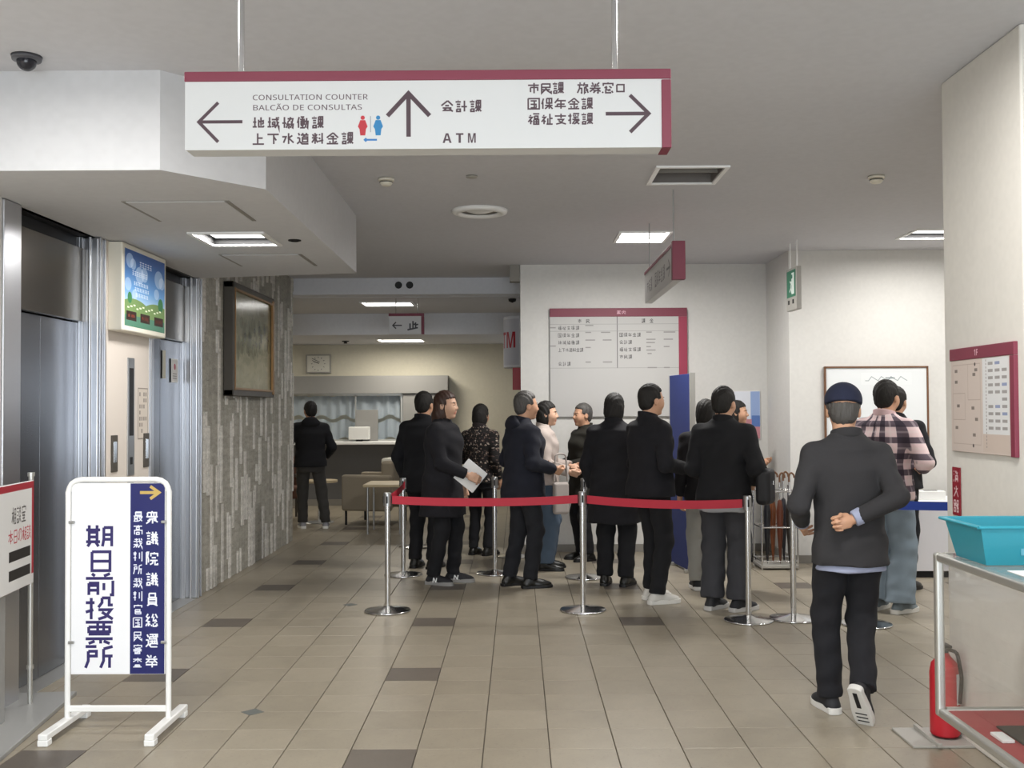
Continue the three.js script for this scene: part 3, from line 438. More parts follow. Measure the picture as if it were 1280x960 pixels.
{ // whiteboard
  const t = thing('whiteboard', 'white board with thin brown frame on the bright right wall', 'whiteboard', [3.55, 1.1, -10.455]);
  part('board', rbox(1.0, 0.83, 0.02, 0, 0.42, 0.01, 0.003), std(0xe6e9ea, 0.18), t); const f = 0.018;
  part('frame', [rbox(1.02, f, 0.03, 0, 0.835, 0.015, 0.003), rbox(1.02, f, 0.03, 0, 0.0, 0.015, 0.003), rbox(f, 0.85, 0.03, -0.505, 0.418, 0.015, 0.003), rbox(f, 0.85, 0.03, 0.505, 0.418, 0.015, 0.003)], M.wood, t);
  print('drawing', 0.5, 0.12, canvasTex(250, 60, (x) => { x.fillStyle = '#e4e7e8'; x.fillRect(0, 0, 250, 60); x.strokeStyle = '#8f9a9c'; x.lineWidth = 3; x.beginPath(); x.moveTo(20, 40); for (let i = 1; i < 14; i++) x.lineTo(20 + i * 16, 30 + 12 * Math.sin(i * 2.1)); x.stroke(); x.fillStyle = '#6f7c7e'; x.fillRect(120, 24, 46, 5); }), t, [0.1, 0.72, 0.0205]);
}
{ const t = single('poster', rbox(0.3, 0.52, 0.012, 0, 0.26, 0, 0.003), M.paper, 'white poster with blue and red patches on the back wall beside the corner', 'poster', [2.47, 1.2, -11.39]);
  print('printed_face', 0.29, 0.51, canvasTex(145, 255, (x) => { x.fillStyle = '#e9ecf4'; x.fillRect(0, 0, 145, 255); x.fillStyle = '#9db4e0'; x.fillRect(95, 0, 50, 150); x.fillStyle = '#c98a93'; x.fillRect(30, 150, 115, 105); x.fillStyle = '#5e7fc0'; x.fillRect(100, 130, 45, 60); x.fillStyle = '#b0505e'; x.fillRect(0, 215, 110, 40); }), t, [0, 0.26, 0.0065]); }
{ // framed picture on the stone wall
  const t = thing('framed_picture', 'large picture in a brown and gold frame on the stone strip wall', 'picture', [WX - 0.005, 1.67, -10.28], Math.PI / 2);
  const W = 1.6, h = 1.04, d = 0.09;
  part('frame', [rbox(W, 0.06, d, 0, h - 0.03, d / 2, 0.008), rbox(W, 0.06, d, 0, 0.03, d / 2, 0.008), rbox(0.06, h, d, -W / 2 + 0.03, h / 2, d / 2, 0.008), rbox(0.06, h, d, W / 2 - 0.03, h / 2, d / 2, 0.008)], M.frameDark, t);
  const g = 0.022; part('gilt_slip', [rbox(W - 0.1, g, 0.02, 0, h - 0.066, d - 0.004, 0.004), rbox(W - 0.1, g, 0.02, 0, 0.066, d - 0.004, 0.004), rbox(g, h - 0.1, 0.02, -W / 2 + 0.07, h / 2, d - 0.004, 0.004), rbox(0.07, h - 0.06, 0.026, W / 2 - 0.05, h / 2, d - 0.004, 0.004)], M.gold, t);
  print('painting', W - 0.14, h - 0.12, canvasTex(400, 260, (x, w, hh) => {
    x.fillStyle = '#93937f'; x.fillRect(0, 0, w, hh); for (let i = 0; i < 900; i++) { const y = rnd() * hh, c = Math.round(118 + 40 * (y / hh) + rr(-16, 16)); x.fillStyle = `rgba(${c + 6},${c + 4},${c - 22},.5)`; x.beginPath(); x.ellipse(rnd() * w, y, rr(6, 34), rr(4, 14), 0, 0, 7); x.fill(); }
    for (let i = 0; i < 70; i++) { x.fillStyle = `rgba(78,84,62,${rr(0.15, 0.4)})`; x.beginPath(); x.ellipse(rr(0.1, 0.95) * w, rr(0.3, 0.62) * hh, rr(6, 20), rr(10, 26), 0, 0, 7); x.fill(); }
  }), t, [0, h / 2, d - 0.02], 0, { rough: 0.18 });
}
// ---------- ceiling fittings ----------
{ const t = thing('air_diffuser', 'round white air outlet in the middle of the ceiling', 'vent', [-0.29, H, -8.24]);
  part('outer_ring', lathe([[0.15, 0], [0.2, -0.004], [0.225, 0], [0.21, -0.024], [0.17, -0.034], [0.15, -0.01]], 48), M.whitePaint, t); part('inner_cone', lathe([[0, -0.02], [0.05, -0.022], [0.1, -0.005], [0.12, 0.0], [0.0, 0.0]], 40), M.whitePaint, t); part('shadow_ring', lathe([[0.1, -0.002], [0.16, -0.002]], 40), M.base, t); }
for (const [x, z, l] of [[-0.88, -7.07, 'cream smoke detector on the ceiling left of the round vent'], [2.43, -7.09, 'cream smoke detector on the ceiling near the pale pier']]) {
  const t = thing('smoke_detector', l, 'smoke detector', [x, H, z]); part('base', lathe([[0, 0], [0.055, 0], [0.055, -0.014], [0.05, -0.02], [0, -0.02]], 28), M.cream, t); part('head', lathe([[0, -0.02], [0.04, -0.02], [0.044, -0.034], [0.03, -0.05], [0, -0.052]], 28), M.cream, t); part('slot', lathe([[0.0455, -0.026], [0.0455, -0.03], [0.03, -0.03]], 28), M.dark, t);
}
{ const t = thing('ceiling_sensor', 'tiny grey disc on the ceiling between detector and round vent', 'sensor', [-0.3, H, -7.01]); part('disc', lathe([[0, 0], [0.04, 0], [0.036, -0.012], [0, -0.014]], 24), M.plasticGrey, t); }
{ const t = thing('dome_camera', 'small dark dome camera on the ceiling at top left', 'camera', [-2.15, H, -4.58]); part('base', lathe([[0, 0], [0.065, 0], [0.06, -0.02], [0, -0.02]], 32), std(0x55555a, 0.4), t); part('dome', new THREE.SphereGeometry(0.042, 28, 16).translate(0, -0.024, 0), std(0x23242c, 0.12), t); }
{ const t = thing('ceiling_speaker', 'small black downlight in the lowered ceiling beside the square lamp', 'downlight', [-1.44, 2.64, -6.79]); part('rim', lathe([[0.025, 0], [0.042, 0], [0.042, -0.006], [0.025, -0.01]], 28), M.black, t); part('lens', lathe([[0, -0.004], [0.026, -0.004]], 24), M.black, t); }
for (const [x, l] of [[-1.408, 'left of two black round sockets on the beam'], [-1.275, 'right of two black round sockets on the beam']]) { const t = thing('beam_socket', l, 'socket', [x, 3.015, -12.46], 0, 'round sockets on the beam'); part('ring', new THREE.TorusGeometry(0.036, 0.007, 8, 28), M.dark, t); part('plug', new THREE.CylinderGeometry(0.034, 0.034, 0.01, 24).rotateX(Math.PI / 2), M.black, t); }
{ const t = thing('sprinkler', 'tiny dark sprinkler in the far low ceiling left of the lamp', 'sprinkler', [-2.65, 2.6, -16.2]); part('rosette', lathe([[0, 0], [0.06, 0], [0.05, -0.012], [0, -0.014]], 20), M.dark, t); part('head', lathe([[0, -0.01], [0.02, -0.012], [0.03, -0.04], [0, -0.042]], 16), M.dark, t); }
{ const t = thing('ceiling_sensor', 'tiny dark dome under the far ceiling beside the wall end', 'sensor', [-0.06, 2.9, -13.0]); part('dome', lathe([[0, 0], [0.05, 0], [0.045, -0.03], [0, -0.05]], 20), M.dark, t); }
// ---------- queue barrier ----------
const proto = (() => {
  const t = new THREE.Group();
  part('base', lathe([[0, 0], [0.172, 0], [0.178, 0.006], [0.172, 0.014], [0.05, 0.03], [0.03, 0.04], [0, 0.04]], 48), M.chrome, t);
  part('post', cyl(0.021, 0.84, 0, 0.035, 0, 28), M.chrome, t);
  const h = part('belt_head', [cyl(0.03, 0.1, 0, 0.8, 0, 28), cyl(0.031, 0.008, 0, 0.895, 0, 28, 0.026)], M.chromeDull, t); part('belt_slot', [rbox(0.07, 0.055, 0.012, 0, 0.85, 0, 0.003), rbox(0.012, 0.055, 0.07, 0, 0.85, 0, 0.003)], M.dark, h);
  return t;
})();
for (const [x, z, l] of [[-1.0, -8.07, 'front left chrome barrier post at the end of the red belt'], [0.49, -8.07, 'front middle chrome barrier post joining the two red belts'], [1.66, -7.65, 'front right chrome barrier post beside the man in wide grey trousers'], [2.0, -7.71, 'chrome barrier post just left of the man in the charcoal jacket'],
  [-1.07, -9.81, 'chrome barrier post behind the front left one, beside the black coats'], [-0.22, -9.88, 'chrome barrier post between sneakered person and navy jacket'], [-0.05, -11.0, 'farthest chrome barrier post seen behind the navy jacket'], [-1.16, -11.79, 'chrome barrier post whose base shows left of the black coats'], [0.6, -9.62, 'chrome barrier post hidden behind the front middle one'], [2.46, -7.5, 'chrome barrier post hidden behind the charcoal jacket, holding the blue belt']]) {
  const t = proto.clone(); t.name = numbered('barrier_post'); t.position.set(x, 0, z); scene.add(t); tag(t, l, 'barrier post', 'chrome queue barrier posts');
}
function belt(a, b, y, mat, label, hgt = 0.062) {
  const A = V(a[0], y, a[1]), B = V(b[0], y, b[1]), L = A.distanceTo(B), n = 24, g = new THREE.BoxGeometry(L, hgt, 0.0016, n, 1, 1), p = g.attributes.position;
  for (let i = 0; i < p.count; i++) { const u = p.getX(i) / L; p.setY(i, p.getY(i) - 0.022 * (1 - 4 * u * u)); }
  g.computeVertexNormals(); single('barrier_belt', metre(g), mat, label, 'barrier belt', A.clone().add(B).multiplyScalar(0.5).toArray(), -Math.atan2(B.z - A.z, B.x - A.x));
}
belt([-0.965, -8.07], [0.455, -8.07], 0.848, M.tape, 'left red belt stretched between front left and middle posts');
belt([0.525, -8.07], [1.625, -7.66], 0.845, M.tape, 'right red belt stretched between front middle and right posts');
belt([2.5, -7.5], [4.3, -7.56], 0.85, M.tapeBlue, 'blue belt crossing in front of the white desk at right');
belt([-1.05, -9.78], [-1.02, -8.1], 0.845, M.tape, 'red belt running back from the front left post');
// ---------- display case ----------
{
  const t = thing('display_case', 'aluminium framed glass display case in the right foreground', 'display case', [1.665, 0, -3.2]);
  const W = 0.42, z1 = -1.0, z0 = 1.0, y0 = 0.335, y1 = 0.945, b = 0.034;
  for (const [x, z] of [[0, z1], [W, z1], [0, z0], [W, z0]]) part('corner_post', rbox(b, y1 - y0 + b, b, x, (y0 + y1) / 2, z, 0.011, 3), M.alu, t);
  for (const y of [y0, y1]) { for (const x of [0, W]) part('long_rail', rbox(b, b, z0 - z1 - b, x, y, 0, 0.011, 3), M.alu, t); for (const z of [z1, z0]) part('short_rail', rbox(W - b, b, b, W / 2, y, z, 0.011, 3), M.alu, t); }
  part('top_glass', rbox(W - 0.02, 0.006, z0 - z1 - 0.02, W / 2, y1 + 0.012, 0, 0.002), M.glass, t);
  part('front_pane', boxc(0.002, y1 - y0 - b, z0 - z1 - b, 0, (y0 + y1) / 2, 0), M.glass, t); part('end_pane', boxc(W - b, y1 - y0 - b, 0.002, W / 2, (y0 + y1) / 2, z1), M.glass, t); part('back_pane', boxc(0.002, y1 - y0 - b, z0 - z1 - b, W, (y0 + y1) / 2, 0), M.glass, t);
  part('glass_shelf', rbox(0.22, 0.006, 1.35, W - 0.13, 0.66, 0.25, 0.002), M.glass, t);
  part('floor_board', rbox(W - b, 0.018, z0 - z1 - b, W / 2, y0 + 0.0, 0, 0.004), std(0xa3323a, 0.8), t);
  part('pedestal', rbox(0.22, y0 - 0.02, 1.2, W / 2 + 0.06, (y0 - 0.02) / 2, 0.25, 0.01), M.base, t);
  const d = thing('display_banner', 'black banner with silver strokes lying on the red case floor', 'banner', [1.665, y0 + 0.0095, -3.2]);
  part('cloth', rbox(0.29, 0.008, 1.7, 0.255, 0.004, 0.09, 0.004), std(0x24211f, 0.8), d);
  part('emblem', [...Array(7)].flatMap((_, i) => { const z = -0.58 + i * 0.24; return [bar([0.14, 0.0095, z], [0.24, 0.0095, z - 0.08], 0.006, 6), bar([0.24, 0.0095, z - 0.08], [0.36, 0.0095, z - 0.02], 0.006, 6), bar([0.2, 0.0095, z + 0.05], [0.3, 0.0095, z + 0.06], 0.006, 6)]; }), M.chromeDull, d);
  single('price_card', rbox(0.045, 0.012, 0.1, 0, 0.006, 0, 0.003), M.paper, 'small white card on the red edge inside the display case', 'card', [1.735, y0 + 0.01, -3.82]);
  // on top of the case
  const p = thing('paper_sheet', 'white sheet under the turquoise basket on the display case', 'paper', [1.87, y1 + 0.0155, -3.42]); part('sheet', rbox(0.3, 0.0015, 0.62, 0, 0.0008, 0, 0.0005), M.paper, p);
  const bk = thing('basket', 'turquoise plastic basket on top of the display case', 'basket', [1.885, y1 + 0.017, -3.98]);
  const q = (w, dd, y) => [[-w, y, dd], [w, y, dd], [w, y, -dd], [-w, y, -dd]];
  const wallG = (() => {   // tapered open tray with thickness and rim
    const rings = [q(0.185, 0.13, 0), q(0.215, 0.16, 0.135), q(0.23, 0.175, 0.138), q(0.23, 0.175, 0.146), q(0.212, 0.157, 0.146), q(0.182, 0.127, 0.006)], P = [], id = [];
    rings.forEach((r) => r.forEach((v) => P.push(...v))); for (let r = 0; r < 5; r++) for (let k = 0; k < 4; k++) { const a = r * 4 + k, c = r * 4 + (k + 1) % 4; id.push(a, c, c + 4, a, c + 4, a + 4); }
    id.push(0, 2, 1, 0, 3, 2, 20, 21, 22, 20, 22, 23);
    const g = new THREE.BufferGeometry(); g.setAttribute('position', new THREE.Float32BufferAttribute(P, 3)); g.setIndex(id); const n = g.toNonIndexed(); n.computeVertexNormals(); return metre(n);
  })();
  part('tray', wallG, M.teal, bk); part('rim', [bar([-0.23, 0.142, 0.175], [0.23, 0.142, 0.175], 0.006), bar([-0.23, 0.142, -0.175], [0.23, 0.142, -0.175], 0.006), bar([-0.23, 0.142, -0.175], [-0.23, 0.142, 0.175], 0.006), bar([0.23, 0.142, -0.175], [0.23, 0.142, 0.175], 0.006)], M.teal, bk);
  part('embossing', [...Array(5)].map((_, i) => rbox(0.03, 0.026, 0.004, -0.05 + i * 0.045, 0.05, 0.1427, 0.002).rotateX(0)), std(0x5fa9bd, 0.4), bk);
}
{ // fire extinguisher
  const t = thing('fire_extinguisher', 'red fire extinguisher on a grey floor stand at the foot of the pier', 'fire extinguisher', [1.975, 0, -4.93]);
  part('tank', lathe([[0, 0.02], [0.06, 0.02], [0.066, 0.03], [0.066, 0.31], [0.058, 0.35], [0.03, 0.38], [0.018, 0.4], [0, 0.4]], 36), M.red, t); part('valve', [cyl(0.02, 0.03, 0, 0.4, 0), rbox(0.03, 0.012, 0.1, 0, 0.436, 0.01, 0.004)], M.dark, t);
  part('hose', tube([[0.0, 0.42, 0.02], [0.03, 0.41, 0.07], [0.05, 0.3, 0.07], [0.045, 0.18, 0.062]], 0.009, 24, 8), M.black, t); part('label', new THREE.CylinderGeometry(0.0665, 0.0665, 0.14, 24, 1, true, 0.5, 1.4).translate(0, 0.24, 0), M.paper, t);
  part('stand_plate', [rbox(0.32, 0.012, 0.28, -0.04, 0.006, 0, 0.004), rbox(0.02, 0.02, 0.3, -0.09, 0.022, 0.02, 0.004).rotateY(0)], M.plasticGrey, t);
}
// ---------- furniture ----------
{ const t = thing('armchair', 'beige armchair seen from the side in front of the far counter', 'armchair', [-1.93, 0, -14.35], -0.25);
  part('seat', rbox(0.62, 0.2, 0.6, 0.04, 0.36, 0, 0.04), M.sofa, t); part('backrest', rbox(0.18, 0.55, 0.62, 0.27, 0.58, 0, 0.05), M.sofa, t);
  for (const z of [0.33, -0.33]) part('armrest', rbox(0.7, 0.48, 0.11, 0, 0.43, z, 0.035), M.sofa, t); for (const [x, z] of [[-0.3, 0.33], [0.3, 0.33], [-0.3, -0.33], [0.3, -0.33]]) part('leg', cyl(0.016, 0.2, x, 0, z, 12), M.dark, t);
  part('back_cover', rbox(0.2, 0.1, 0.5, 0.26, 0.84, 0, 0.04), M.cream, t); }
{ const t = thing('low_table', 'pale wooden low table beside the beige armchair', 'table', [-1.66, 0, -13.3]);
  part('tabletop', rbox(0.5, 0.035, 0.7, 0, 0.6, 0, 0.01), M.tableTop, t); for (const [x, z] of [[-0.2, 0.28], [0.2, 0.28], [-0.2, -0.28], [0.2, -0.28]]) part('leg', cyl(0.014, 0.585, x, 0, z, 12), M.chromeDull, t); }
{ const t = thing('armchair', 'brown armchair half hidden behind the stone wall and the dark jacket', 'armchair', [-3.38, 0, -14.9], 0.3);
  part('seat', rbox(0.6, 0.16, 0.58, 0, 0.38, 0, 0.04), std(0x6b4a3c, 0.8), t); part('backrest', rbox(0.6, 0.5, 0.14, 0, 0.62, -0.25, 0.05), std(0x6b4a3c, 0.8), t); for (const x of [-0.26, 0.26]) part('armrest', [rbox(0.07, 0.05, 0.56, x, 0.6, 0, 0.015), cyl(0.016, 0.6, x, 0, 0.24, 10), cyl(0.016, 0.6, x, 0, -0.24, 10)], M.frameDark, t); }
{ const t = thing('side_table', 'small round table on a chrome foot behind the dark jacket', 'table', [-2.72, 0, -14.4]); part('tabletop', cyl(0.25, 0.03, 0, 0.55, 0, 36), M.tableTop, t); part('stem', cyl(0.02, 0.55, 0, 0.0, 0, 16), M.chrome, t); part('foot', lathe([[0, 0], [0.2, 0], [0.2, 0.012], [0.03, 0.03], [0, 0.03]], 32), M.chromeDull, t); }
{ const t = thing('partition_panel', 'tall dark blue partition panel behind the queue', 'partition', [1.58, 0, -10.14], 0.14);
  part('panel', rbox(0.05, 1.84, 0.66, 0, 0.94, 0, 0.006), M.blue, t); part('edge_trim', [rbox(0.056, 1.86, 0.012, 0, 0.94, 0.333, 0.003), rbox(0.056, 1.86, 0.012, 0, 0.94, -0.333, 0.003)], M.alu, t); for (const z of [-0.25, 0.25]) part('foot', rbox(0.34, 0.03, 0.05, 0.1, 0.015, z, 0.006), M.alu, t); }
{ const t = thing('reception_desk', 'white fronted desk behind the blue belt at right', 'desk', [3.95, 0, -9.8]);
  part('front_panel', rbox(1.5, 0.6, 0.03, 0, 0.36, 0.25, 0.006), std(0xe8e8ee, 0.4), t); part('desktop', rbox(1.54, 0.03, 0.56, 0, 0.675, 0, 0.006), M.whitePaint, t); for (const x of [-0.735, 0.735]) part('side_panel', rbox(0.03, 0.66, 0.5, x, 0.33, 0, 0.004), M.plasticGrey, t); part('kick_plate', rbox(1.44, 0.06, 0.03, 0, 0.03, 0.22, 0.003), M.dark, t); }
{ const t = thing('tissue_box', 'small white box on the desk beside the pier', 'box', [3.78, 0.69, -9.7]); part('carton', rbox(0.24, 0.08, 0.12, 0, 0.04, 0, 0.006), M.paper, t); part('opening', rbox(0.12, 0.004, 0.04, 0, 0.081, 0, 0.002), M.dark, t); }
{ // wire stand with umbrellas
  const t = thing('umbrella_stand', 'chrome wire stand with orange glints beside the wall corner', 'umbrella stand', [2.48, 0, -10.2]), w = 0.17;
  const ring = (y) => [bar([-w, y, -w], [w, y, -w], 0.007, 8), bar([-w, y, w], [w, y, w], 0.007, 8), bar([-w, y, -w], [-w, y, w], 0.007, 8), bar([w, y, -w], [w, y, w], 0.007, 8)];
  part('wire_frame', [...[0.08, 0.4, 0.74].flatMap(ring), ...[[-w, -w], [w, -w], [-w, w], [w, w]].map(([x, z]) => bar([x, 0, z], [x, 0.78, z], 0.009, 10)), ...[0.4, 0.74].flatMap((y) => [-0.06, 0.06].flatMap((q) => [bar([-w, y, q], [w, y, q], 0.004, 6), bar([q, y, -w], [q, y, w], 0.004, 6)]))], M.chrome, t);
  part('drip_tray', rbox(0.36, 0.03, 0.36, 0, 0.03, 0, 0.006), M.plasticGrey, t);
  const cols = [0x1c1c20, 0x5f2f1a, 0x23222a, 0x74401f, 0x2a2420];
  [[-0.1, 0.09], [0.02, 0.1], [0.1, -0.08], [-0.02, -0.02], [0.11, 0.1]].forEach(([x, z], i) => { const u = thing('umbrella', ['black furled umbrella at the front left of the wire stand', 'orange brown furled umbrella at the front of the wire stand', 'dark furled umbrella at the back of the wire stand', 'amber furled umbrella in the middle of the wire stand', 'brown black furled umbrella at the front right of the wire stand'][i], 'umbrella', [2.48 + x, 0.046, -10.2 + z]);
    part('canopy', lathe([[0, 0], [0.008, 0.02], [0.028, 0.3], [0.034, 0.5], [0.02, 0.6], [0, 0.62]], 14), std(cols[i], 0.35), u); part('shaft', cyl(0.006, 0.2, 0, 0.6, 0, 8), M.chrome, u); part('handle', tube([[0, 0.78, 0], [0, 0.84, 0], [0.02, 0.87, 0], [0.045, 0.85, 0], [0.05, 0.82, 0]], 0.009, 16, 8), M.wood, u); });
}
for (const [x, z, l] of [[-1.36, -5.4, 'small grey square tag on the floor right of the voting notice'], [-1.33, -8.34, 'small grey square tag on the floor left of the front left post']]) single('floor_tag', rbox(0.085, 0.002, 0.085, 0, 0.001, 0, 0.0008).rotateY(Math.PI / 4), std(0x5f6360, 0.5), l, 'floor marker', [x, 0, z]);

// ---------- people ----------
// A distance field meshed by surface nets: f(x, y, z) < 0 inside.
function sdfMesh(f, b, h) {
  const nx = Math.ceil((b[3] - b[0]) / h) + 2, ny = Math.ceil((b[4] - b[1]) / h) + 2, nz = Math.ceil((b[5] - b[2]) / h) + 2, vals = new Float32Array(nx * ny * nz), B = 4;
  const at = (i, j, k) => (k * ny + j) * nx + i;
  for (let k0 = 0; k0 < nz; k0 += B) for (let j0 = 0; j0 < ny; j0 += B) for (let i0 = 0; i0 < nx; i0 += B) {
    const c = f(b[0] + (i0 + 1.5) * h, b[1] + (j0 + 1.5) * h, b[2] + (k0 + 1.5) * h), skip = Math.abs(c) > h * 5.2 + 0.012;
    for (let k = k0; k < Math.min(nz, k0 + B); k++) for (let j = j0; j < Math.min(ny, j0 + B); j++) for (let i = i0; i < Math.min(nx, i0 + B); i++) vals[at(i, j, k)] = skip ? c : f(b[0] + i * h, b[1] + j * h, b[2] + k * h);
  }
  const vid = new Int32Array(nx * ny * nz).fill(-1), P = [], id = [];
  const E = [[0, 1], [0, 2], [0, 4], [1, 3], [1, 5], [2, 3], [2, 6], [3, 7], [4, 5], [4, 6], [5, 7], [6, 7]], cv = new Float32Array(8);
  for (let k = 0; k < nz - 1; k++) for (let j = 0; j < ny - 1; j++) for (let i = 0; i < nx - 1; i++) {
    let m = 0; for (let q = 0; q < 8; q++) { cv[q] = vals[at(i + (q & 1), j + ((q >> 1) & 1), k + (q >> 2))]; if (cv[q] < 0) m |= 1 << q; }
    if (m === 0 || m === 255) continue;
    let x = 0, y = 0, z = 0, n = 0;
    for (const [p, q] of E) if ((cv[p] < 0) !== (cv[q] < 0)) { const t = cv[p] / (cv[p] - cv[q]); x += (p & 1) + t * ((q & 1) - (p & 1)); y += ((p >> 1) & 1) + t * (((q >> 1) & 1) - ((p >> 1) & 1)); z += (p >> 2) + t * ((q >> 2) - (p >> 2)); n++; }
    vid[at(i, j, k)] = P.length / 3; P.push(b[0] + (i + x / n) * h, b[1] + (j + y / n) * h, b[2] + (k + z / n) * h);
  }
  const quad = (a, c, d, e, flip) => { if (a < 0 || c < 0 || d < 0 || e < 0) return; flip ? id.push(a, d, c, a, e, d) : id.push(a, c, d, a, d, e); };
  for (let k = 1; k < nz - 1; k++) for (let j = 1; j < ny - 1; j++) for (let i = 1; i < nx - 1; i++) {
    const v = vals[at(i, j, k)] < 0;
    if (v !== vals[at(i + 1, j, k)] < 0) quad(vid[at(i, j - 1, k - 1)], vid[at(i, j, k - 1)], vid[at(i, j, k)], vid[at(i, j - 1, k)], !v);
    if (v !== vals[at(i, j + 1, k)] < 0) quad(vid[at(i - 1, j, k - 1)], vid[at(i - 1, j, k)], vid[at(i, j, k)], vid[at(i, j, k - 1)], !v);
    if (v !== vals[at(i, j, k + 1)] < 0) quad(vid[at(i - 1, j - 1, k)], vid[at(i, j - 1, k)], vid[at(i, j, k)], vid[at(i - 1, j, k)], !v);
  }
  const g = new THREE.BufferGeometry(); g.setAttribute('position', new THREE.Float32BufferAttribute(P, 3)); g.setIndex(id); g.computeVertexNormals();
  const uv = new Float32Array(P.length / 3 * 2); for (let i = 0; i < uv.length / 2; i++) { uv[2 * i] = Math.atan2(P[3 * i], P[3 * i + 2]) * 0.16; uv[2 * i + 1] = P[3 * i + 1]; }
  g.setAttribute('uv', new THREE.BufferAttribute(uv, 2)); return g;
}
const smin = (a, b, k) => { const h = Math.max(k - Math.abs(a - b), 0) / k; return Math.min(a, b) - h * h * k * 0.25; };
function cap(x, y, z, a, b, ra, rb) {   // tapered capsule
  const dx = b[0] - a[0], dy = b[1] - a[1], dz = b[2] - a[2], px = x - a[0], py = y - a[1], pz = z - a[2];
  let t = (px * dx + py * dy + pz * dz) / (dx * dx + dy * dy + dz * dz); t = t < 0 ? 0 : t > 1 ? 1 : t;
  return Math.hypot(px - dx * t, py - dy * t, pz - dz * t) - ra - (rb - ra) * t;
}
const ell = (x, y, z, c, r) => { const a = (x - c[0]) / r[0], b = (y - c[1]) / r[1], d = (z - c[2]) / r[2], k = Math.hypot(a, b, d); return k < 1e-4 ? -Math.min(...r) : (k - 1) * k / Math.hypot(a / r[0], b / r[1], d / r[2]); };
// stacked elliptic sections [y, half width, half depth, centre z], closed by planes at both ends
function stack(x, y, z, st) {
  const n = st.length; let i = 0; while (i < n - 2 && y > st[i + 1][0]) i++;
  const A = st[i], B = st[i + 1]; let t = (y - A[0]) / (B[0] - A[0]); t = t < 0 ? 0 : t > 1 ? 1 : t; const s = t * t * (3 - 2 * t);
  const w = A[1] + (B[1] - A[1]) * s, d = A[2] + (B[2] - A[2]) * s, c = A[3] + (B[3] - A[3]) * s;
  const k = Math.pow(Math.pow(Math.abs(x) / w, 2.4) + Math.pow(Math.abs(z - c) / d, 2.4), 1 / 2.4), r = (k - 1) * Math.min(w, d), v = Math.max(st[0][0] - y, y - st[n - 1][0]);
  return v > 0 && r > 0 ? Math.hypot(v, r) : Math.max(v, r);
}
const sub = (a, b) => [a[0] - b[0], a[1] - b[1], a[2] - b[2]], add = (a, b, k = 1) => [a[0] + b[0] * k, a[1] + b[1] * k, a[2] + b[2] * k], len = (a) => Math.hypot(...a), nrm = (a) => { const l = len(a) || 1; return [a[0] / l, a[1] / l, a[2] / l]; }, dot = (a, b) => a[0] * b[0] + a[1] * b[1] + a[2] * b[2], mix = (a, b, t) => add(a, sub(b, a), t);
function ik(root, target, l1, l2, pole) {
  let d = sub(target, root), L = len(d); const m = (l1 + l2) * 0.995; if (L > m) { target = add(root, nrm(d), m); d = sub(target, root); L = m; }
  const u = nrm(d), c = (l1 * l1 - l2 * l2 + L * L) / (2 * L), h = Math.sqrt(Math.max(0, l1 * l1 - c * c)); let p = add(pole, u, -dot(pole, u)); p = nrm(p);
  return [add(add(root, u, c), p, h), target];
}
// hand with palm, four fingers and thumb: wrist at the origin, fingers along -y, thumb side +z, palm facing -x
const handCache = new Map();
function handGeo(curl) {
  if (handCache.has(curl)) return handCache.get(curl);
  const ch = [], F = [[0.03, 0.069, 0.0086], [0.0105, 0.077, 0.0088], [-0.009, 0.071, 0.0085], [-0.027, 0.055, 0.0076]];
  F.forEach(([z, L, r], i) => {
    let a = curl * 0.75 + 0.12, p = [0, -0.082 + (i === 3 ? 0.008 : i === 0 ? 0.002 : 0), z]; const seg = [p];
    [0.45, 0.31, 0.24].forEach((q, j) => { p = [p[0] - Math.sin(a) * L * q, p[1] - Math.cos(a) * L * q, p[2] + (z - 0.005) * 0.08]; seg.push(p); a += curl * (j ? 0.75 : 1.05) + 0.06; });
    ch.push([seg, r]);
  });
  const th = [[0.002, -0.018, 0.026], [-0.012 - curl * 0.006, -0.048, 0.05 - curl * 0.01], [-0.022 - curl * 0.012, -0.074, 0.052 - curl * 0.022], [-0.028 - curl * 0.014, -0.094, 0.046 - curl * 0.03]];
  const f = (x, y, z) => {
    const qx = Math.abs(x) - 0.0065, qy = Math.abs(y + 0.046) - 0.034, qz = Math.abs(z - 0.001) - 0.029 - 0.12 * Math.min(0, y + 0.03) * -0.3;
    let d = Math.hypot(Math.max(qx, 0), Math.max(qy, 0), Math.max(qz, 0)) + Math.min(Math.max(qx, qy, qz), 0) - 0.0085;
    d = smin(d, cap(x, y, z, [0, 0.03, 0], [0, -0.03, 0], 0.025, 0.024), 0.02);
    d = smin(d, cap(x, y, z, th[0], th[1], 0.014, 0.0105), 0.012); d = smin(d, Math.min(cap(x, y, z, th[1], th[2], 0.0102, 0.0092), cap(x, y, z, th[2], th[3], 0.0092, 0.0075)), 0.004);
    for (const [s, r] of ch) { const e = Math.min(cap(x, y, z, s[0], s[1], r * 1.04, r), cap(x, y, z, s[1], s[2], r, r * 0.92), cap(x, y, z, s[2], s[3], r * 0.92, r * 0.8)); d = smin(d, e, 0.005); }
    return d;
  };
  const g = sdfMesh(f, [-0.09, -0.19, -0.065, 0.04, 0.04, 0.085], 0.0036); handCache.set(curl, g); return g;
}
function mirrorX(g) { const q = g.clone(), p = q.attributes.position, n = q.attributes.normal, id = q.index.array; for (let i = 0; i < p.count; i++) { p.setX(i, -p.getX(i)); n.setX(i, -n.getX(i)); } for (let i = 0; i < id.length; i += 3) { const t = id[i]; id[i] = id[i + 1]; id[i + 1] = t; } return q; }
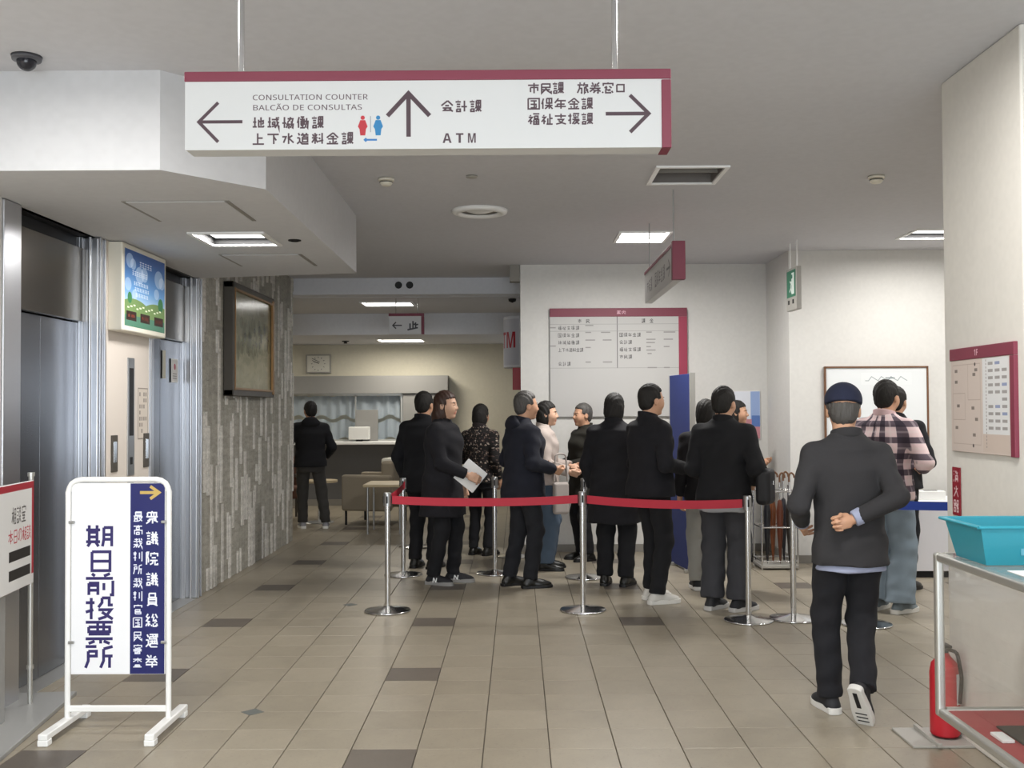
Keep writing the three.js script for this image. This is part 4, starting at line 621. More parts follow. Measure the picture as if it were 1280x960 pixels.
function place(g, origin, yDir, zDir) {   // y axis of the geometry along yDir, z axis near zDir
  const Y = V(...nrm(yDir)), Z = V(...zDir); Z.addScaledVector(Y, -Z.dot(Y)).normalize(); const X = V(0, 0, 0).crossVectors(Y, Z);
  const m = new THREE.Matrix4().makeBasis(X, Y, Z).setPosition(...origin); return g.clone().applyMatrix4(m);
}
// head: origin at eye level in the middle, facing +z
const headF = (x, y, z) => {
  const ax = Math.abs(x);
  let d = ell(x, y, z, [0, 0.028, -0.012], [0.076, 0.093, 0.096]); d = smin(d, ell(x, y, z, [0, -0.045, 0.028], [0.058, 0.072, 0.062]), 0.05); d = smin(d, ell(ax, y, z, [0.03, -0.03, 0.052], [0.032, 0.036, 0.032]), 0.03);
  d = smin(d, ell(x, y, z, [0, -0.102, 0.062], [0.024, 0.017, 0.022]), 0.025); d = smin(d, cap(x, y, z, [0, 0.004, 0.084], [0, -0.03, 0.104], 0.009, 0.0125), 0.016); d = smin(d, ell(ax, y, z, [0.012, -0.036, 0.092], [0.01, 0.008, 0.011]), 0.008);
  d = smin(d, cap(ax, y, z, [0.012, 0.019, 0.083], [0.045, 0.021, 0.068], 0.008, 0.007), 0.012); const s = ell(ax, y, z, [0.032, 0.0, 0.098], [0.02, 0.012, 0.019]); d = -smin(-d, s, 0.012);
  d = smin(d, ell(x, y, z, [0, -0.064, 0.083], [0.023, 0.0055, 0.012]), 0.005); d = smin(d, ell(x, y, z, [0, -0.075, 0.081], [0.02, 0.006, 0.012]), 0.005); d = smin(d, ell(ax, y, z, [0.032, 0.0, 0.08], [0.014, 0.0085, 0.012]), 0.003);
  const e = Math.max(ell(ax, y, z, [0.079, -0.01, -0.012], [0.011, 0.033, 0.021]), -ell(ax, y, z, [0.093, -0.008, -0.006], [0.009, 0.02, 0.011])); d = smin(d, e, 0.008);
  return smin(d, cap(x, y, z, [0, -0.06, -0.022], [0, -0.165, -0.035], 0.056, 0.06), 0.03);
};
const headGeo = sdfMesh(headF, [-0.1, -0.17, -0.125, 0.1, 0.13, 0.13], 0.0055);
{ // tint lips a little
  const p = headGeo.attributes.position, c = new Float32Array(p.count * 3); for (let i = 0; i < p.count; i++) { const x = p.getX(i), y = p.getY(i), z = p.getZ(i), lip = Math.abs(x) < 0.024 && y > -0.081 && y < -0.058 && z > 0.076 ? 1 : 0; c[3 * i] = 1 - 0.12 * lip; c[3 * i + 1] = 1 - 0.4 * lip; c[3 * i + 2] = 1 - 0.35 * lip; }
  headGeo.setAttribute('color', new THREE.BufferAttribute(c, 3));
}
const hairCache = new Map();
function hairGeo(kind) {
  if (hairCache.has(kind)) return hairCache.get(kind);
  const strand = (x, y, z) => 0.0022 * Math.sin(Math.atan2(x, z + 0.02) * 46 + y * 30) + 0.002 * Math.sin(x * 160 + z * 120 + y * 60);
  const f = (x, y, z) => {
    const ax = Math.abs(x); let d = ell(x, y, z, [0, 0.034, -0.016], [0.087, 0.1, 0.105]);
    if (kind === 'short' || kind === 'capped') { d = smin(d, ell(x, y, z, [0, -0.03, -0.055], [0.066, 0.06, 0.052]), 0.03); d = Math.max(d, -0.085 - y - 0.6 * Math.max(0, z + 0.02)); d = Math.max(d, -(y - 0.012 + 0.7 * (0.03 - z)) * (z > -0.03 ? 1 : -1) * (z > -0.03 ? 1 : 0) - (z > -0.03 ? 0 : 1)); }
    if (kind === 'bob') { d = smin(d, ell(x, y, z, [0, -0.04, -0.035], [0.09, 0.105, 0.082]), 0.03); d = Math.max(d, -0.125 - y); }
    if (kind === 'long') { d = smin(d, ell(x, y, z, [0, -0.06, -0.04], [0.09, 0.13, 0.078]), 0.03); d = smin(d, cap(x, y, z, [0, -0.1, -0.065], [0, -0.26, -0.085], 0.07, 0.05), 0.04); }
    if (kind === 'bun') { d = smin(d, ell(x, y, z, [0, 0.03, -0.13], [0.04, 0.04, 0.038]), 0.01); d = smin(d, ell(x, y, z, [0, -0.03, -0.05], [0.07, 0.07, 0.055]), 0.03); d = Math.max(d, -0.09 - y); }
    const face = Math.max(Math.abs(x) - 0.066 - 0.01 * (z > 0.05), y - (kind === 'short' ? 0.07 : 0.058) + 2.2 * x * x, 0.028 - z); d = -smin(-d, face, 0.02);
    if (kind === 'capped') d = Math.max(d, y - 0.03);
    return d + strand(x, y, z);
  };
  const g = sdfMesh(f, [-0.12, kind === 'long' ? -0.34 : -0.16, -0.19, 0.12, 0.16, 0.13], 0.006); hairCache.set(kind, g); return g;
}
const browGeo = merge([-1, 1].map((s) => rbox(0.034, 0.006, 0.008, 0, 0, 0, 0.003).rotateY(s * 0.35).translate(s * 0.031, 0.023, 0.088)));
const eyeGeo = merge([-1, 1].map((s) => new THREE.SphereGeometry(0.0055, 12, 8).scale(1, 0.85, 0.6).translate(s * 0.0315, -0.001, 0.0905)));
// shoe in the foot frame: ankle at the origin, toe along +z, ground at y = -0.085
const shoeCache = new Map();
function shoeGeo(kind) {
  if (shoeCache.has(kind)) return shoeCache.get(kind);
  const s = new THREE.Shape(); s.moveTo(-0.034, -0.06); s.bezierCurveTo(-0.036, -0.085, 0.036, -0.085, 0.034, -0.06); s.bezierCurveTo(0.034, 0.0, 0.05, 0.06, 0.049, 0.11); s.bezierCurveTo(0.047, 0.17, 0.02, 0.2, -0.005, 0.2); s.bezierCurveTo(-0.035, 0.198, -0.047, 0.16, -0.047, 0.11); s.bezierCurveTo(-0.046, 0.06, -0.034, 0, -0.034, -0.06);
  const th = kind === 'leather' ? 0.016 : 0.026; const sole = metre(new THREE.ExtrudeGeometry(s, { depth: th, bevelEnabled: true, bevelSize: 0.003, bevelThickness: 0.004, bevelSegments: 2, curveSegments: 14 }).rotateX(Math.PI / 2).translate(0, -0.085 + th + 0.004, 0));
  const f = (x, y, z) => {
    let d = cap(x, y, z, [0, -0.045, -0.03], [0, 0.0, -0.012], 0.038, 0.037); d = smin(d, ell(x, y, z, [0.001, -0.055, 0.1], [0.049, kind === 'leather' ? 0.034 : 0.038, 0.095]), 0.04); d = smin(d, cap(x, y, z, [0, -0.025, 0.02], [0, -0.05, 0.1], 0.036, 0.034), 0.03);
    d = smin(d, ell(x, y, z, [0, -0.055, -0.03], [0.037, 0.04, 0.044]), 0.02); return Math.max(d, -0.085 + th - y, y - 0.022 - (z < -0.03 ? 0.008 : 0));
  };
  const up = sdfMesh(f, [-0.06, -0.095, -0.09, 0.06, 0.06, 0.215], 0.006);
  const lace = merge([0.03, 0.05, 0.07, 0.088].map((z, i) => bar([-0.024, -0.004 - i * 0.0068 - 0.008, z], [0.024, -0.004 - i * 0.0068 - 0.008, z + 0.008], 0.0035, 6)));
  const n = merge([-1, 1].flatMap((q) => [bar([q * 0.046, -0.058, 0.02], [q * 0.043, -0.018, 0.026], 0.0048, 6), bar([q * 0.043, -0.018, 0.026], [q * 0.049, -0.056, 0.052], 0.0048, 6), bar([q * 0.049, -0.056, 0.052], [q * 0.045, -0.018, 0.058], 0.0048, 6)]));
  const tread = merge([boxc(0.022, 0.003, 0.1, 0.0, -0.0855, 0.0), ...[0.09, 0.115, 0.14].map((z) => boxc(0.06, 0.003, 0.006, 0, -0.0855, z))]);
  const o = { sole, up, lace, n, tread }; shoeCache.set(kind, o); return o;
}
const fabrics = new Map();
const fabric = (c, o = {}) => { const k = c + JSON.stringify(o.k ?? ''); if (!fabrics.has(k)) fabrics.set(k, new THREE.MeshStandardMaterial({ color: o.map ? 0xffffff : c, map: o.map ?? null, roughness: 0.92, bumpMap: rep(weave, 30, 30), bumpScale: 0.0006 })); return fabrics.get(k); };
const skins = [0xc99a7c, 0xc4927a, 0xd0a68b].map((c) => new THREE.MeshPhysicalMaterial({ color: c, roughness: 0.55, vertexColors: true }));
const leather = std(0x14130f, 0.4), hairBlack = std(0x17130f, 0.72), hairBrown = std(0x3a2318, 0.55), hairGrey = std(0x4b4845, 0.6);

function person(o) {
  const s = o.H / 1.7, h = o.cell ?? 0.0105, t = thing('person', o.label, 'person', [o.x, 0, o.z], o.turn, 'people waiting for the early vote');
  const lean = o.lean ?? 0, side = o.side ?? 0, hip0 = o.hip ?? [0, 0.93, 0], fat = o.fat ?? 1;
  const L = (y) => { const q = Math.max(0, Math.min(1.25, (y - 0.93) / 0.47)); return [hip0[0] * (1 - Math.min(q, 1)) + side * q, hip0[2] * (1 - Math.min(q, 1)) + lean * q]; };
  const sp = (x, y, z) => { const l = L(y); return [x + l[0], y, z + l[1]]; };
  const sh = o.shoulder ?? 0.178, J = {};
  for (const [k, g] of [['L', 1], ['R', -1]]) {
    const a = { hand: [g * 0.235, 0.83, 0.05], pole: [g * 0.4, 0, -1], curl: 0.55, ...(o[k] ?? {}) }, S = sp(g * sh, 1.352, -0.005), [e, w] = ik(S, a.hand, 0.285, 0.255, a.pole);
    const l = { at: [g * 0.095, 0.085, 0], pole: [g * 0.12, 0, 1], yaw: g * 0.12, pitch: 0, ...(o['f' + k] ?? {}) }, hp = [hip0[0] + g * 0.088, hip0[1] - 0.02, hip0[2]], [kn, an] = ik(hp, l.at, 0.425, 0.41, l.pole);
    J[k] = { g, S, e, w, a, hp, kn, an, l, dir: a.dir ?? sub(w, e), thumb: a.thumb ?? [0, 0.2, 1] };
  }
  const hd = o.head ?? {}, neckB = sp(0, 1.42, -0.015), eye = add(sp(0, 1.585, 0.028), hd.off ?? [0, 0, 0]);
  const hm = new THREE.Matrix4().makeRotationFromEuler(new THREE.Euler(hd.pitch ?? 0, hd.yaw ?? 0, hd.roll ?? 0, 'YXZ')).setPosition(...eye), up = (g) => g.scale(s, s, s);
  const arms = [J.L, J.R], inL = (x, y, z) => { const l = L(y); return [x - l[0], z - l[1]]; };
  // body under the clothes, one continuous skin
  const bs = [[0.78, 0.12, 0.085, -0.01], [0.9, 0.155, 0.105, -0.015], [1.08, 0.132, 0.09, 0], [1.27, 0.155, 0.105, 0.005], [1.39, 0.13, 0.07, -0.01], [1.45, 0.06, 0.055, -0.015]].map((q) => [q[0], q[1] * fat, q[2] * fat, q[3]]);
  const bodyF = (x, y, z) => {
    const [lx, lz] = inL(x, y, z); let d = stack(lx, y, lz, bs); d = smin(d, cap(x, y, z, add(neckB, [0, -0.03, 0]), add(eye, [0, -0.12, -0.03]), 0.06, 0.055), 0.03);
    for (const a of arms) { d = smin(d, cap(x, y, z, a.S, a.e, 0.048, 0.038), 0.03); d = smin(d, cap(x, y, z, a.e, a.w, 0.038, 0.026), 0.012); d = smin(d, cap(x, y, z, a.hp, a.kn, 0.076, 0.052), 0.03); d = smin(d, cap(x, y, z, a.kn, a.an, 0.05, 0.036), 0.02); }
    return d;
  };
  const box6 = (pts, m) => { const b = [9, 9, 9, -9, -9, -9]; for (const p of pts) for (let i = 0; i < 3; i++) { b[i] = Math.min(b[i], p[i] - m); b[i + 3] = Math.max(b[i + 3], p[i] + m); } return b; };
  const armPts = arms.flatMap((a) => [a.S, a.e, a.w]), legPts = arms.flatMap((a) => [a.hp, a.kn, a.an]), trunk = [sp(0, 0.8, 0), sp(0, 1.45, 0)];
  const white = (g) => { const c = new Float32Array(g.attributes.position.count * 3).fill(1); g.setAttribute('color', new THREE.BufferAttribute(c, 3)); return g; };
  const pieces = [white(sdfMesh(bodyF, box6([...armPts, ...legPts, ...trunk], 0.2), 0.0135)), headGeo.clone().applyMatrix4(hm)];
  for (const a of arms) { const base = handGeo(a.a.curl), g = a.g > 0 ? base : mirrorX(base); pieces.push(white(place(g, add(a.w, nrm(a.dir), 0.012), nrm(a.dir).map((q) => -q), a.thumb))); }
  const body = part('body', up(mergeGeometries(pieces.map((g) => { g.deleteAttribute('uv'); return g; }))), skins[o.skin ?? 0], t);
  part('eyes', up(eyeGeo.clone().applyMatrix4(hm)), M.black, t); part('eyebrows', up(browGeo.clone().applyMatrix4(hm)), o.hairMat ?? hairBlack, t);
  part('hair', up(hairGeo(o.cap ? 'capped' : o.hair ?? 'short').clone().applyMatrix4(hm)), o.hairMat ?? hairBlack, t);
  if (o.cap) {
    const f = (x, y, z) => { let d = ell(x, y, z, [0, 0.05, -0.016], [0.097, 0.098, 0.113]); d = Math.max(d, 0.026 - y - 0.12 * z); const b = Math.max(ell(x, y, z, [0, 0.052, 0.085], [0.088, 0.014, 0.085]), -z + 0.06); return Math.min(d, b); };
    part('cap', up(sdfMesh(f, [-0.12, 0, -0.14, 0.12, 0.17, 0.19], 0.006).applyMatrix4(hm)), fabric(o.cap), t);
  }
  // jacket, coat or shirt
  const fold = (x, y, z, A) => A * (Math.sin(x * 23 + y * 31 + o.x * 7) * Math.sin(z * 19 - y * 13 + 1.3) + 0.6 * Math.sin(y * 47 + x * 17 + z * 29 + o.z * 5));
  const j = o.top, hem = j.hem ?? 0.8, ease = j.ease ?? 0.035, e = (q) => q * fat + ease;
  const js = [[hem, e(0.158) + (j.flare ?? 0.012), e(0.108) + (j.flare ?? 0.012), -0.01], ...(hem < 0.72 ? [[0.9, e(0.158), e(0.11), -0.012]] : []), [1.08, e(0.142), e(0.095), 0], [1.27, e(0.158), e(0.108), 0.003], [1.375, e(0.135), e(0.075), -0.008], [1.445, 0.085, 0.07, -0.015], [1.475, 0.07, 0.062, -0.012]];
  const nk = sp(0, 1.425, -0.015), topF = (x, y, z) => {
    const [lx, lz] = inL(x, y, z); let d = stack(lx, y, lz, js);
    for (const a of arms) {
      const w = mix(a.e, a.w, j.sleeve ?? 0.93), n = nrm(sub(a.w, a.e)), r = j.arm ?? 1;
      let q = cap(x, y, z, a.S, a.e, 0.064 * r, 0.055 * r); q = smin(q, cap(x, y, z, a.e, add(w, n, 0.05), 0.056 * r, 0.043 * r), 0.02); q = Math.max(q, (x - w[0]) * n[0] + (y - w[1]) * n[1] + (z - w[2]) * n[2]);
      const up0 = cap(x, y, z, a.S, mix(a.S, a.e, 0.35), 0.064 * r, 0.059 * r), tr = cap(x, y, z, nk, a.S, 0.05, 0.056 * r); d = smin(d, smin(up0, tr, 0.03), 0.05); d = smin(d, q, 0.01);
    }
    d += fold(x, y, z, j.fold ?? 0.0035);
    return Math.max(d, hem - y + 0.004 * Math.sin(x * 20));
  };
  const tb = box6([...armPts, sp(0, hem + 0.15, 0), sp(0, 1.44, 0)], 0.24), top = part(j.name, up(sdfMesh(topF, [tb[0], Math.min(hem, tb[1] + 0.14) - 0.03, tb[2], tb[3], 1.52, tb[5]], h)), fabric(j.color, j), t);
  { // collar
    const c = sp(0, 1.452, -0.014), T = j.collar ?? 0.022, f = (x, y, z) => { const q = Math.hypot((x - c[0]) * 0.95, (z - c[2])) - 0.066; return Math.hypot(Math.max(Math.abs(q) - 0.006, 0), Math.max(Math.abs(y - c[1] - 0.004 + 0.25 * (z - c[2])) - T, 0)) - 0.006; };
    part('collar', up(sdfMesh(f, [c[0] - 0.11, c[1] - 0.09, c[2] - 0.11, c[0] + 0.11, c[1] + 0.1, c[2] + 0.11], 0.006)), fabric(j.collarColor ?? j.color), top);
    if (j.hood) part('hood', up(sdfMesh((x, y, z) => ell(x, y, z, add(sp(0, 1.425, -0.105), [0, 0, 0]), [0.12, 0.075, 0.05]) + fold(x, y, z, 0.004), box6([sp(0, 1.425, -0.105)], 0.17), 0.009)), fabric(j.color), top);
  }
  if (o.shirt) { // shirt tail and cuffs showing below the jacket
    const st = js.slice(0, 3).map((q) => [q[0], q[1] - 0.02, q[2] - 0.018, q[3]]); st[0][0] = hem - o.shirt.drop; st[1] = [hem + 0.1, st[1][1], st[1][2], st[1][3]]; st.length = 2;
    part('shirt', up(sdfMesh((x, y, z) => { const [lx, lz] = inL(x, y, z); return stack(lx, y, lz, st) + fold(x, y, z, 0.003); }, box6([sp(0, hem, 0)], 0.27), 0.009)), fabric(o.shirt.color), t);
    for (const a of arms) { const n = nrm(sub(a.w, a.e)), w0 = mix(a.e, a.w, 0.82), w1 = add(a.w, n, -0.008), f = (x, y, z) => Math.max(cap(x, y, z, w0, add(w1, n, 0.04), 0.044, 0.038), (x - w1[0]) * n[0] + (y - w1[1]) * n[1] + (z - w1[2]) * n[2]); part('cuff', up(sdfMesh(f, box6([w0, w1], 0.07), 0.006)), fabric(o.shirt.color), t); }
  }
  // trousers
  const b = o.legs, wd = b.wide ?? 1, ts = [[0.76, e(0.14) - 0.012, 0.1 + 0.02 * fat, -0.012], [0.9, 0.175 * fat, 0.125 * fat, -0.015], [1.05, 0.15 * fat, 0.11 * fat, -0.005]];
  const legF = (x, y, z) => {
    const [lx, lz] = inL(x, y, z); let d = stack(lx + (y < 0.93 ? L(y)[0] - hip0[0] : 0), y, lz + (y < 0.93 ? L(y)[1] - hip0[2] : 0), ts);
    for (const a of arms) { const m = mix(a.kn, a.an, (b.length ?? 1.0) + 0.015), n = nrm(sub(a.an, a.kn)); let q = smin(cap(x, y, z, a.hp, a.kn, 0.092 * (0.5 + 0.5 * wd), 0.066 * wd), cap(x, y, z, a.kn, add(m, n, 0.06), 0.066 * wd, 0.056 * wd * (b.flare ?? 1)), 0.03); q = Math.max(q, (x - m[0]) * n[0] + (y - m[1]) * n[1] + (z - m[2]) * n[2]); d = smin(d, q, 0.02); }
    return d + fold(x, y, z, b.fold ?? 0.004) * (y < 0.75 ? 1 : 0.4) + (b.fold ?? 0.004) * 0.5 * Math.sin(y * 90 + z * 30) * Math.max(0, Math.min(1, (0.28 - y) * 5));
  };
  part(b.name ?? 'trousers', up(sdfMesh(legF, box6([...legPts, [hip0[0], 0.98, hip0[2]]], 0.16), h)), fabric(b.color, b), t);
  for (const a of arms) {
    const k = shoeGeo(o.shoe ?? 'leather'), m = new THREE.Matrix4().makeRotationFromEuler(new THREE.Euler(a.l.pitch, a.l.yaw, 0, 'YXZ')).setPosition(a.an[0], a.an[1], a.an[2]), g = (q) => up(q.clone().applyMatrix4(m)), sc = o.shoeColor ?? {};
    const u = part('shoe', g(k.up), sc.up ?? leather, t); part('sole', g(k.sole), sc.sole ?? M.black, u); if ((o.shoe ?? 'leather') !== 'leather') part('laces', g(k.lace), sc.lace ?? M.whitePaint, u); if (o.logo) part('letter', g(k.n), M.whitePaint, u); if (a.l.pitch) part('tread', g(k.tread), M.dark, u);
  }
  return t;
}
const plaid = canvasTex(64, 64, (x) => { x.fillStyle = '#ecd2d3'; x.fillRect(0, 0, 64, 64); x.fillStyle = 'rgba(38,32,44,.7)'; x.fillRect(0, 0, 24, 64); x.fillRect(0, 0, 64, 24); x.fillStyle = 'rgba(235,220,222,.35)'; x.fillRect(40, 0, 8, 64); x.fillRect(0, 40, 64, 8); });
plaid.repeat.set(8.5, 8.5);
const floral = canvasTex(128, 128, (x) => { x.fillStyle = '#1c1919'; x.fillRect(0, 0, 128, 128); for (let i = 0; i < 70; i++) { x.fillStyle = ['#8d7a6b', '#5e4a44', '#b5a79a', '#3a3030'][i % 4]; x.beginPath(); x.ellipse(rnd() * 128, rnd() * 128, rr(2, 7), rr(2, 6), rnd() * 3, 0, 7); x.fill(); } });
floral.repeat.set(5, 5);
const PI = Math.PI, BLACK = 0x121217, NAVY = 0x171a26, sneaker = (up, sole = 0xe9e7e2, lace = 0xf0f0f0) => ({ up: std(up, 0.7), sole: std(sole, 0.6), lace: std(lace, 0.7) });

person({ x: 1.66, z: -5.33, turn: PI + 0.02, H: 1.635, cell: 0.008, label: 'man in a charcoal jacket and navy cap walking away, one hand on his back', cap: 0x1d2238, hairMat: hairGrey, fat: 0.96, shoulder: 0.172, lean: 0.015,
  hip: [-0.005, 0.925, -0.01], L: { hand: [0.2, 0.98, 0.14], pole: [0.55, -0.2, -1] }, R: { hand: [0.035, 1.03, -0.175], pole: [-0.35, -0.6, -0.7], dir: [1, -0.22, -0.12], thumb: [0.15, 1, 0.1], curl: 1.05 }, fL: { at: [0.085, 0.085, 0.06], yaw: 0.1 }, fR: { at: [-0.0, 0.185, -0.2], pole: [-0.25, 0, 1], yaw: -0.75, pitch: 1.0 }, head: { yaw: -0.3, pitch: 0.1 },
  top: { name: 'jacket', color: 0x302f31, hem: 0.785, ease: 0.036, flare: 0.008, arm: 1.0, sleeve: 0.86, fold: 0.0035, collar: 0.02 }, shirt: { color: 0x9fa5bd, drop: 0.03 }, legs: { color: 0x17171c, wide: 1.12, fold: 0.004 }, shoe: 'sneaker', shoeColor: sneaker(0x202024, 0xd9d7d2, 0x2a2a2e) });
person({ x: -2.7, z: -13.7, turn: PI + 0.25, H: 1.64, label: 'lone man in a black jacket standing at far left by the stone wall end', fat: 1.02, L: { hand: [0.26, 0.95, 0.16], pole: [0.6, 0, -1] }, R: { hand: [-0.22, 0.95, 0.18], pole: [-0.6, 0, -1] }, fL: { at: [0.1, 0.085, 0.06] }, fR: { at: [-0.2, 0.085, -0.05] }, head: { yaw: 0.2 },
  top: { name: 'jacket', color: 0x101015, hem: 0.83, ease: 0.05, arm: 1.12, hood: true }, legs: { color: 0x3a3836, wide: 1.15 }, shoe: 'sneaker', shoeColor: sneaker(0x8d8d92) });
person({ x: -0.92, z: -10.25, turn: PI - 0.4, H: 1.7, label: 'person in a long black coat at the left end of the queue, seen from behind', hair: 'short', L: { hand: [0.24, 0.86, 0.06] }, R: { hand: [-0.2, 1.0, 0.16] }, top: { name: 'coat', color: 0x111116, hem: 0.74, ease: 0.05, arm: 1.1 }, legs: { color: 0x121216, wide: 1.1 } });
person({ x: -0.66, z: -9.36, turn: 1.25, H: 1.69, label: 'brown haired person in a black coat and black sneakers with white letters', hair: 'long', hairMat: hairBrown, skin: 2, L: { hand: [0.2, 0.86, 0.08] }, R: { hand: [-0.1, 0.97, 0.27], pole: [-0.5, -0.5, -0.7], curl: 0.7, thumb: [0.3, 1, 0] }, fL: { at: [0.09, 0.085, 0.05] }, fR: { at: [-0.1, 0.085, -0.06] },
  top: { name: 'coat', color: 0x131218, hem: 0.6, ease: 0.055, arm: 1.1, flare: 0.03 }, legs: { color: 0x101014, wide: 1.05 }, shoe: 'sneaker', shoeColor: sneaker(0x1d1d21, 0x8d8b88, 0x2a2a2a), logo: true });
person({ x: 0.03, z: -9.15, turn: 1.95, H: 1.68, label: 'person in a navy jacket and black trousers behind the left red belt', hair: 'short', hairMat: hairGrey, fat: 1.08, lean: 0.02, hip: [0, 0.93, 0.02], L: { hand: [0.2, 1.05, 0.2], pole: [0.5, -0.4, -0.7] }, R: { hand: [-0.2, 1.03, 0.22], pole: [-0.5, -0.4, -0.7] }, fL: { at: [0.1, 0.085, -0.08] }, fR: { at: [-0.09, 0.085, 0.04] },
  top: { name: 'jacket', color: 0x161824, hem: 0.76, ease: 0.055, arm: 1.15, hood: true }, legs: { color: 0x17181d, wide: 1.12 } });
person({ x: 0.26, z: -10.15, turn: 1.45, H: 1.6, label: 'person in a pale beige cardigan and blue jeans behind the navy jacket', hair: 'bob', skin: 2, L: { hand: [0.12, 1.04, 0.26], pole: [0.4, -0.6, -0.5], curl: 0.75 }, R: { hand: [-0.14, 1.0, 0.26], pole: [-0.4, -0.6, -0.5], curl: 0.75 }, top: { name: 'cardigan', color: 0xb9aca4, hem: 0.86, arm: 1.15 }, legs: { color: 0x4b5a6b, wide: 1.35, flare: 1.2 } });
person({ x: -0.4, z: -11.15, turn: PI - 0.5, H: 1.58, label: 'person in a dark flowered blouse deep in the queue behind the papers', hair: 'bob', L: { hand: [0.16, 1.06, 0.2] }, R: { hand: [-0.22, 0.86, 0.06] }, top: { name: 'blouse', color: 0x2a2424, map: floral, k: 'floral', hem: 0.82 }, legs: { color: 0x15151a } });
person({ x: 0.68, z: -10.75, turn: -1.15, H: 1.58, label: 'person in a dark olive coat facing left in the middle of the queue', hair: 'short', hairMat: hairGrey, L: { hand: [0.12, 1.05, 0.27], pole: [0.4, -0.6, -0.5], curl: 0.75 }, R: { hand: [-0.14, 1.03, 0.26], pole: [-0.4, -0.6, -0.5], curl: 0.75 }, top: { name: 'coat', color: 0x25231c, hem: 0.7, ease: 0.055, arm: 1.1 }, legs: { color: 0x17161a } });
person({ x: 0.84, z: -9.2, turn: PI - 0.35, H: 1.66, label: 'person in a long black coat with bag strap behind the right red belt', hair: 'bob', L: { hand: [0.23, 0.86, 0.08] }, R: { hand: [-0.16, 1.05, 0.2] }, top: { name: 'coat', color: 0x121116, hem: 0.56, ease: 0.06, arm: 1.12, flare: 0.02 }, legs: { color: 0x0f0f13, wide: 1.25 } });
person({ x: 1.06, z: -8.42, turn: 2.05, H: 1.72, label: 'man in a black jacket, black trousers and white shoes facing right in the queue', hair: 'short', lean: -0.01, L: { hand: [0.15, 1.06, 0.25], pole: [0.5, -0.5, -0.6], curl: 0.7, thumb: [0, 1, 0.2] }, R: { hand: [-0.2, 1.05, 0.17], pole: [-0.5, -0.5, -0.7] }, fL: { at: [0.1, 0.085, 0.06] }, fR: { at: [-0.1, 0.085, -0.02] },
  top: { name: 'jacket', color: 0x121117, hem: 0.83, ease: 0.05, arm: 1.12 }, legs: { color: 0x0e0e12, wide: 1.1 }, shoe: 'sneaker', shoeColor: sneaker(0xc9c6bf, 0xd8d6d0) });
person({ x: 1.57, z: -8.05, turn: PI - 0.45, H: 1.69, label: 'man in a black jacket and wide grey trousers behind the front right barrier post', hair: 'short', fat: 1.0, L: { hand: [0.17, 1.02, 0.16], pole: [0.25, -0.3, -1] }, R: { hand: [-0.2, 0.98, 0.14], pole: [-0.5, -0.4, -1] }, fL: { at: [0.1, 0.085, 0.0], yaw: -0.3 }, fR: { at: [-0.1, 0.085, 0.0], yaw: -0.55 }, head: { yaw: -0.2 },
  top: { name: 'jacket', color: 0x101014, hem: 0.815, ease: 0.045, arm: 1.15 }, shirt: { color: 0x9a9a9c, drop: 0.055 }, legs: { color: 0x37373b, wide: 1.35, flare: 1.2, length: 0.98 }, shoe: 'sneaker', shoeColor: sneaker(0x1f1f22, 0xb5b3b0) });
person({ x: 1.6, z: -8.97, turn: PI - 0.1, H: 1.6, label: 'person in pale grey trousers mostly hidden behind the man in wide grey trousers', hair: 'bob', top: { name: 'jacket', color: 0x17161a, hem: 0.8, ease: 0.03 }, legs: { color: 0x9b9992, wide: 1.2 }, shoe: 'sneaker', shoeColor: sneaker(0x1f1f22, 0xe5e3de) });
person({ x: 2.78, z: -7.98, turn: 2.3, H: 1.73, label: 'person in a pink and black plaid shirt and wide pale jeans', hair: 'short', L: { hand: [0.16, 1.08, 0.2], pole: [0.6, -0.4, -0.6] }, R: { hand: [-0.2, 1.06, 0.17], pole: [-0.6, -0.4, -0.6] }, top: { name: 'shirt', color: 0xd9b9bb, map: plaid, k: 'plaid', hem: 0.83, ease: 0.045, arm: 1.12 }, legs: { color: 0x7d8b96, wide: 1.4, flare: 1.4, length: 1.0 }, shoe: 'sneaker', shoeColor: sneaker(0x6f7a80, 0xd8d6d0) });
person({ x: 3.2, z: -8.95, turn: PI - 0.7, H: 1.7, label: 'person in a black coat and navy trousers partly hidden behind the pale pier', hair: 'short', L: { hand: [0.2, 1.0, 0.18] }, R: { hand: [-0.2, 1.05, 0.2] }, top: { name: 'coat', color: 0x1a1a20, hem: 0.85, ease: 0.05, arm: 1.15 }, legs: { color: 0x12131c } });
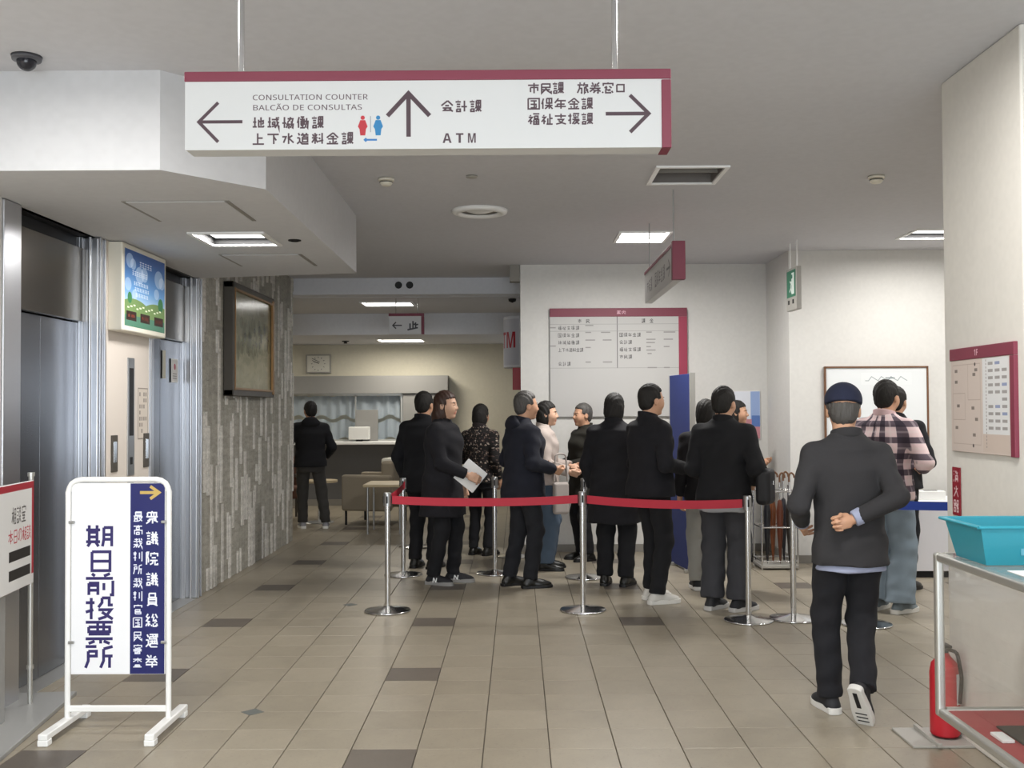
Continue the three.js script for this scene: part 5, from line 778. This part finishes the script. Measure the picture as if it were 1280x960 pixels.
person({ x: 2.22, z: -10.75, turn: 1.2, H: 1.6, label: 'person in black clothes far back between wide grey trousers and the umbrella stand', hair: 'bob', L: { hand: [0.14, 1.05, 0.24], pole: [0.4, -0.6, -0.5] }, top: { name: 'jacket', color: 0x17161b, hem: 0.82, arm: 1.1 }, legs: { color: 0x141418 } });

// things they carry
{ const c = [-0.42, 0.955, -9.24], t = thing('paper_sheaf', 'white sheaf of papers held in front of the black sneakered person', 'papers', c, 0.25); t.rotation.z = PI / 4 + 0.1; part('top_sheet', rbox(0.21, 0.215, 0.002, 0, 0, 0.002, 0.0008), M.paper, t); part('under_sheet', rbox(0.21, 0.215, 0.002, 0.006, -0.005, -0.001, 0.0008), M.paper, t); }
{ const t = thing('tote_bag', 'pale beige cloth tote bag hanging beside the blue jeans', 'bag', [0.4, 0.52, -9.9], 0.4); part('bag', metre(new RoundedBoxGeometry(0.16, 0.3, 0.06, 3, 0.028).translate(0, 0.18, 0)), fabric(0xa9a09a), t); part('strap', tube([[-0.07, 0.34, 0], [-0.05, 0.58, 0.0], [0.05, 0.58, 0.0], [0.07, 0.34, 0]], 0.009, 30, 8), fabric(0xa9a09a), t); }
{ const t = thing('leaflet', 'pale leaflet held up between beige cardigan and dark olive coat', 'paper', [0.44, 0.95, -10.3], 0.5); t.rotation.z = 0.5; part('sheet', rbox(0.13, 0.08, 0.003, 0, 0, 0, 0.001), M.paper, t); }
{ const t = thing('shoulder_bag', 'black shoulder bag at the right hip of the man in wide grey trousers', 'bag', [1.85, 0.82, -7.9], -0.5); part('bag', metre(new RoundedBoxGeometry(0.11, 0.27, 0.2, 3, 0.04).translate(0, 0.13, 0)), std(0x16161a, 0.6), t); part('strap', tube([[-0.01, 0.25, 0.06], [-0.05, 0.4, 0.06], [-0.1, 0.55, 0.02], [-0.06, 0.4, -0.05], [-0.01, 0.25, -0.06]], 0.012, 30, 8), M.dark, t); part('buckle', rbox(0.01, 0.03, 0.03, 0.06, 0.16, 0, 0.003), M.chrome, t); }
renderer.render(scene, camera);
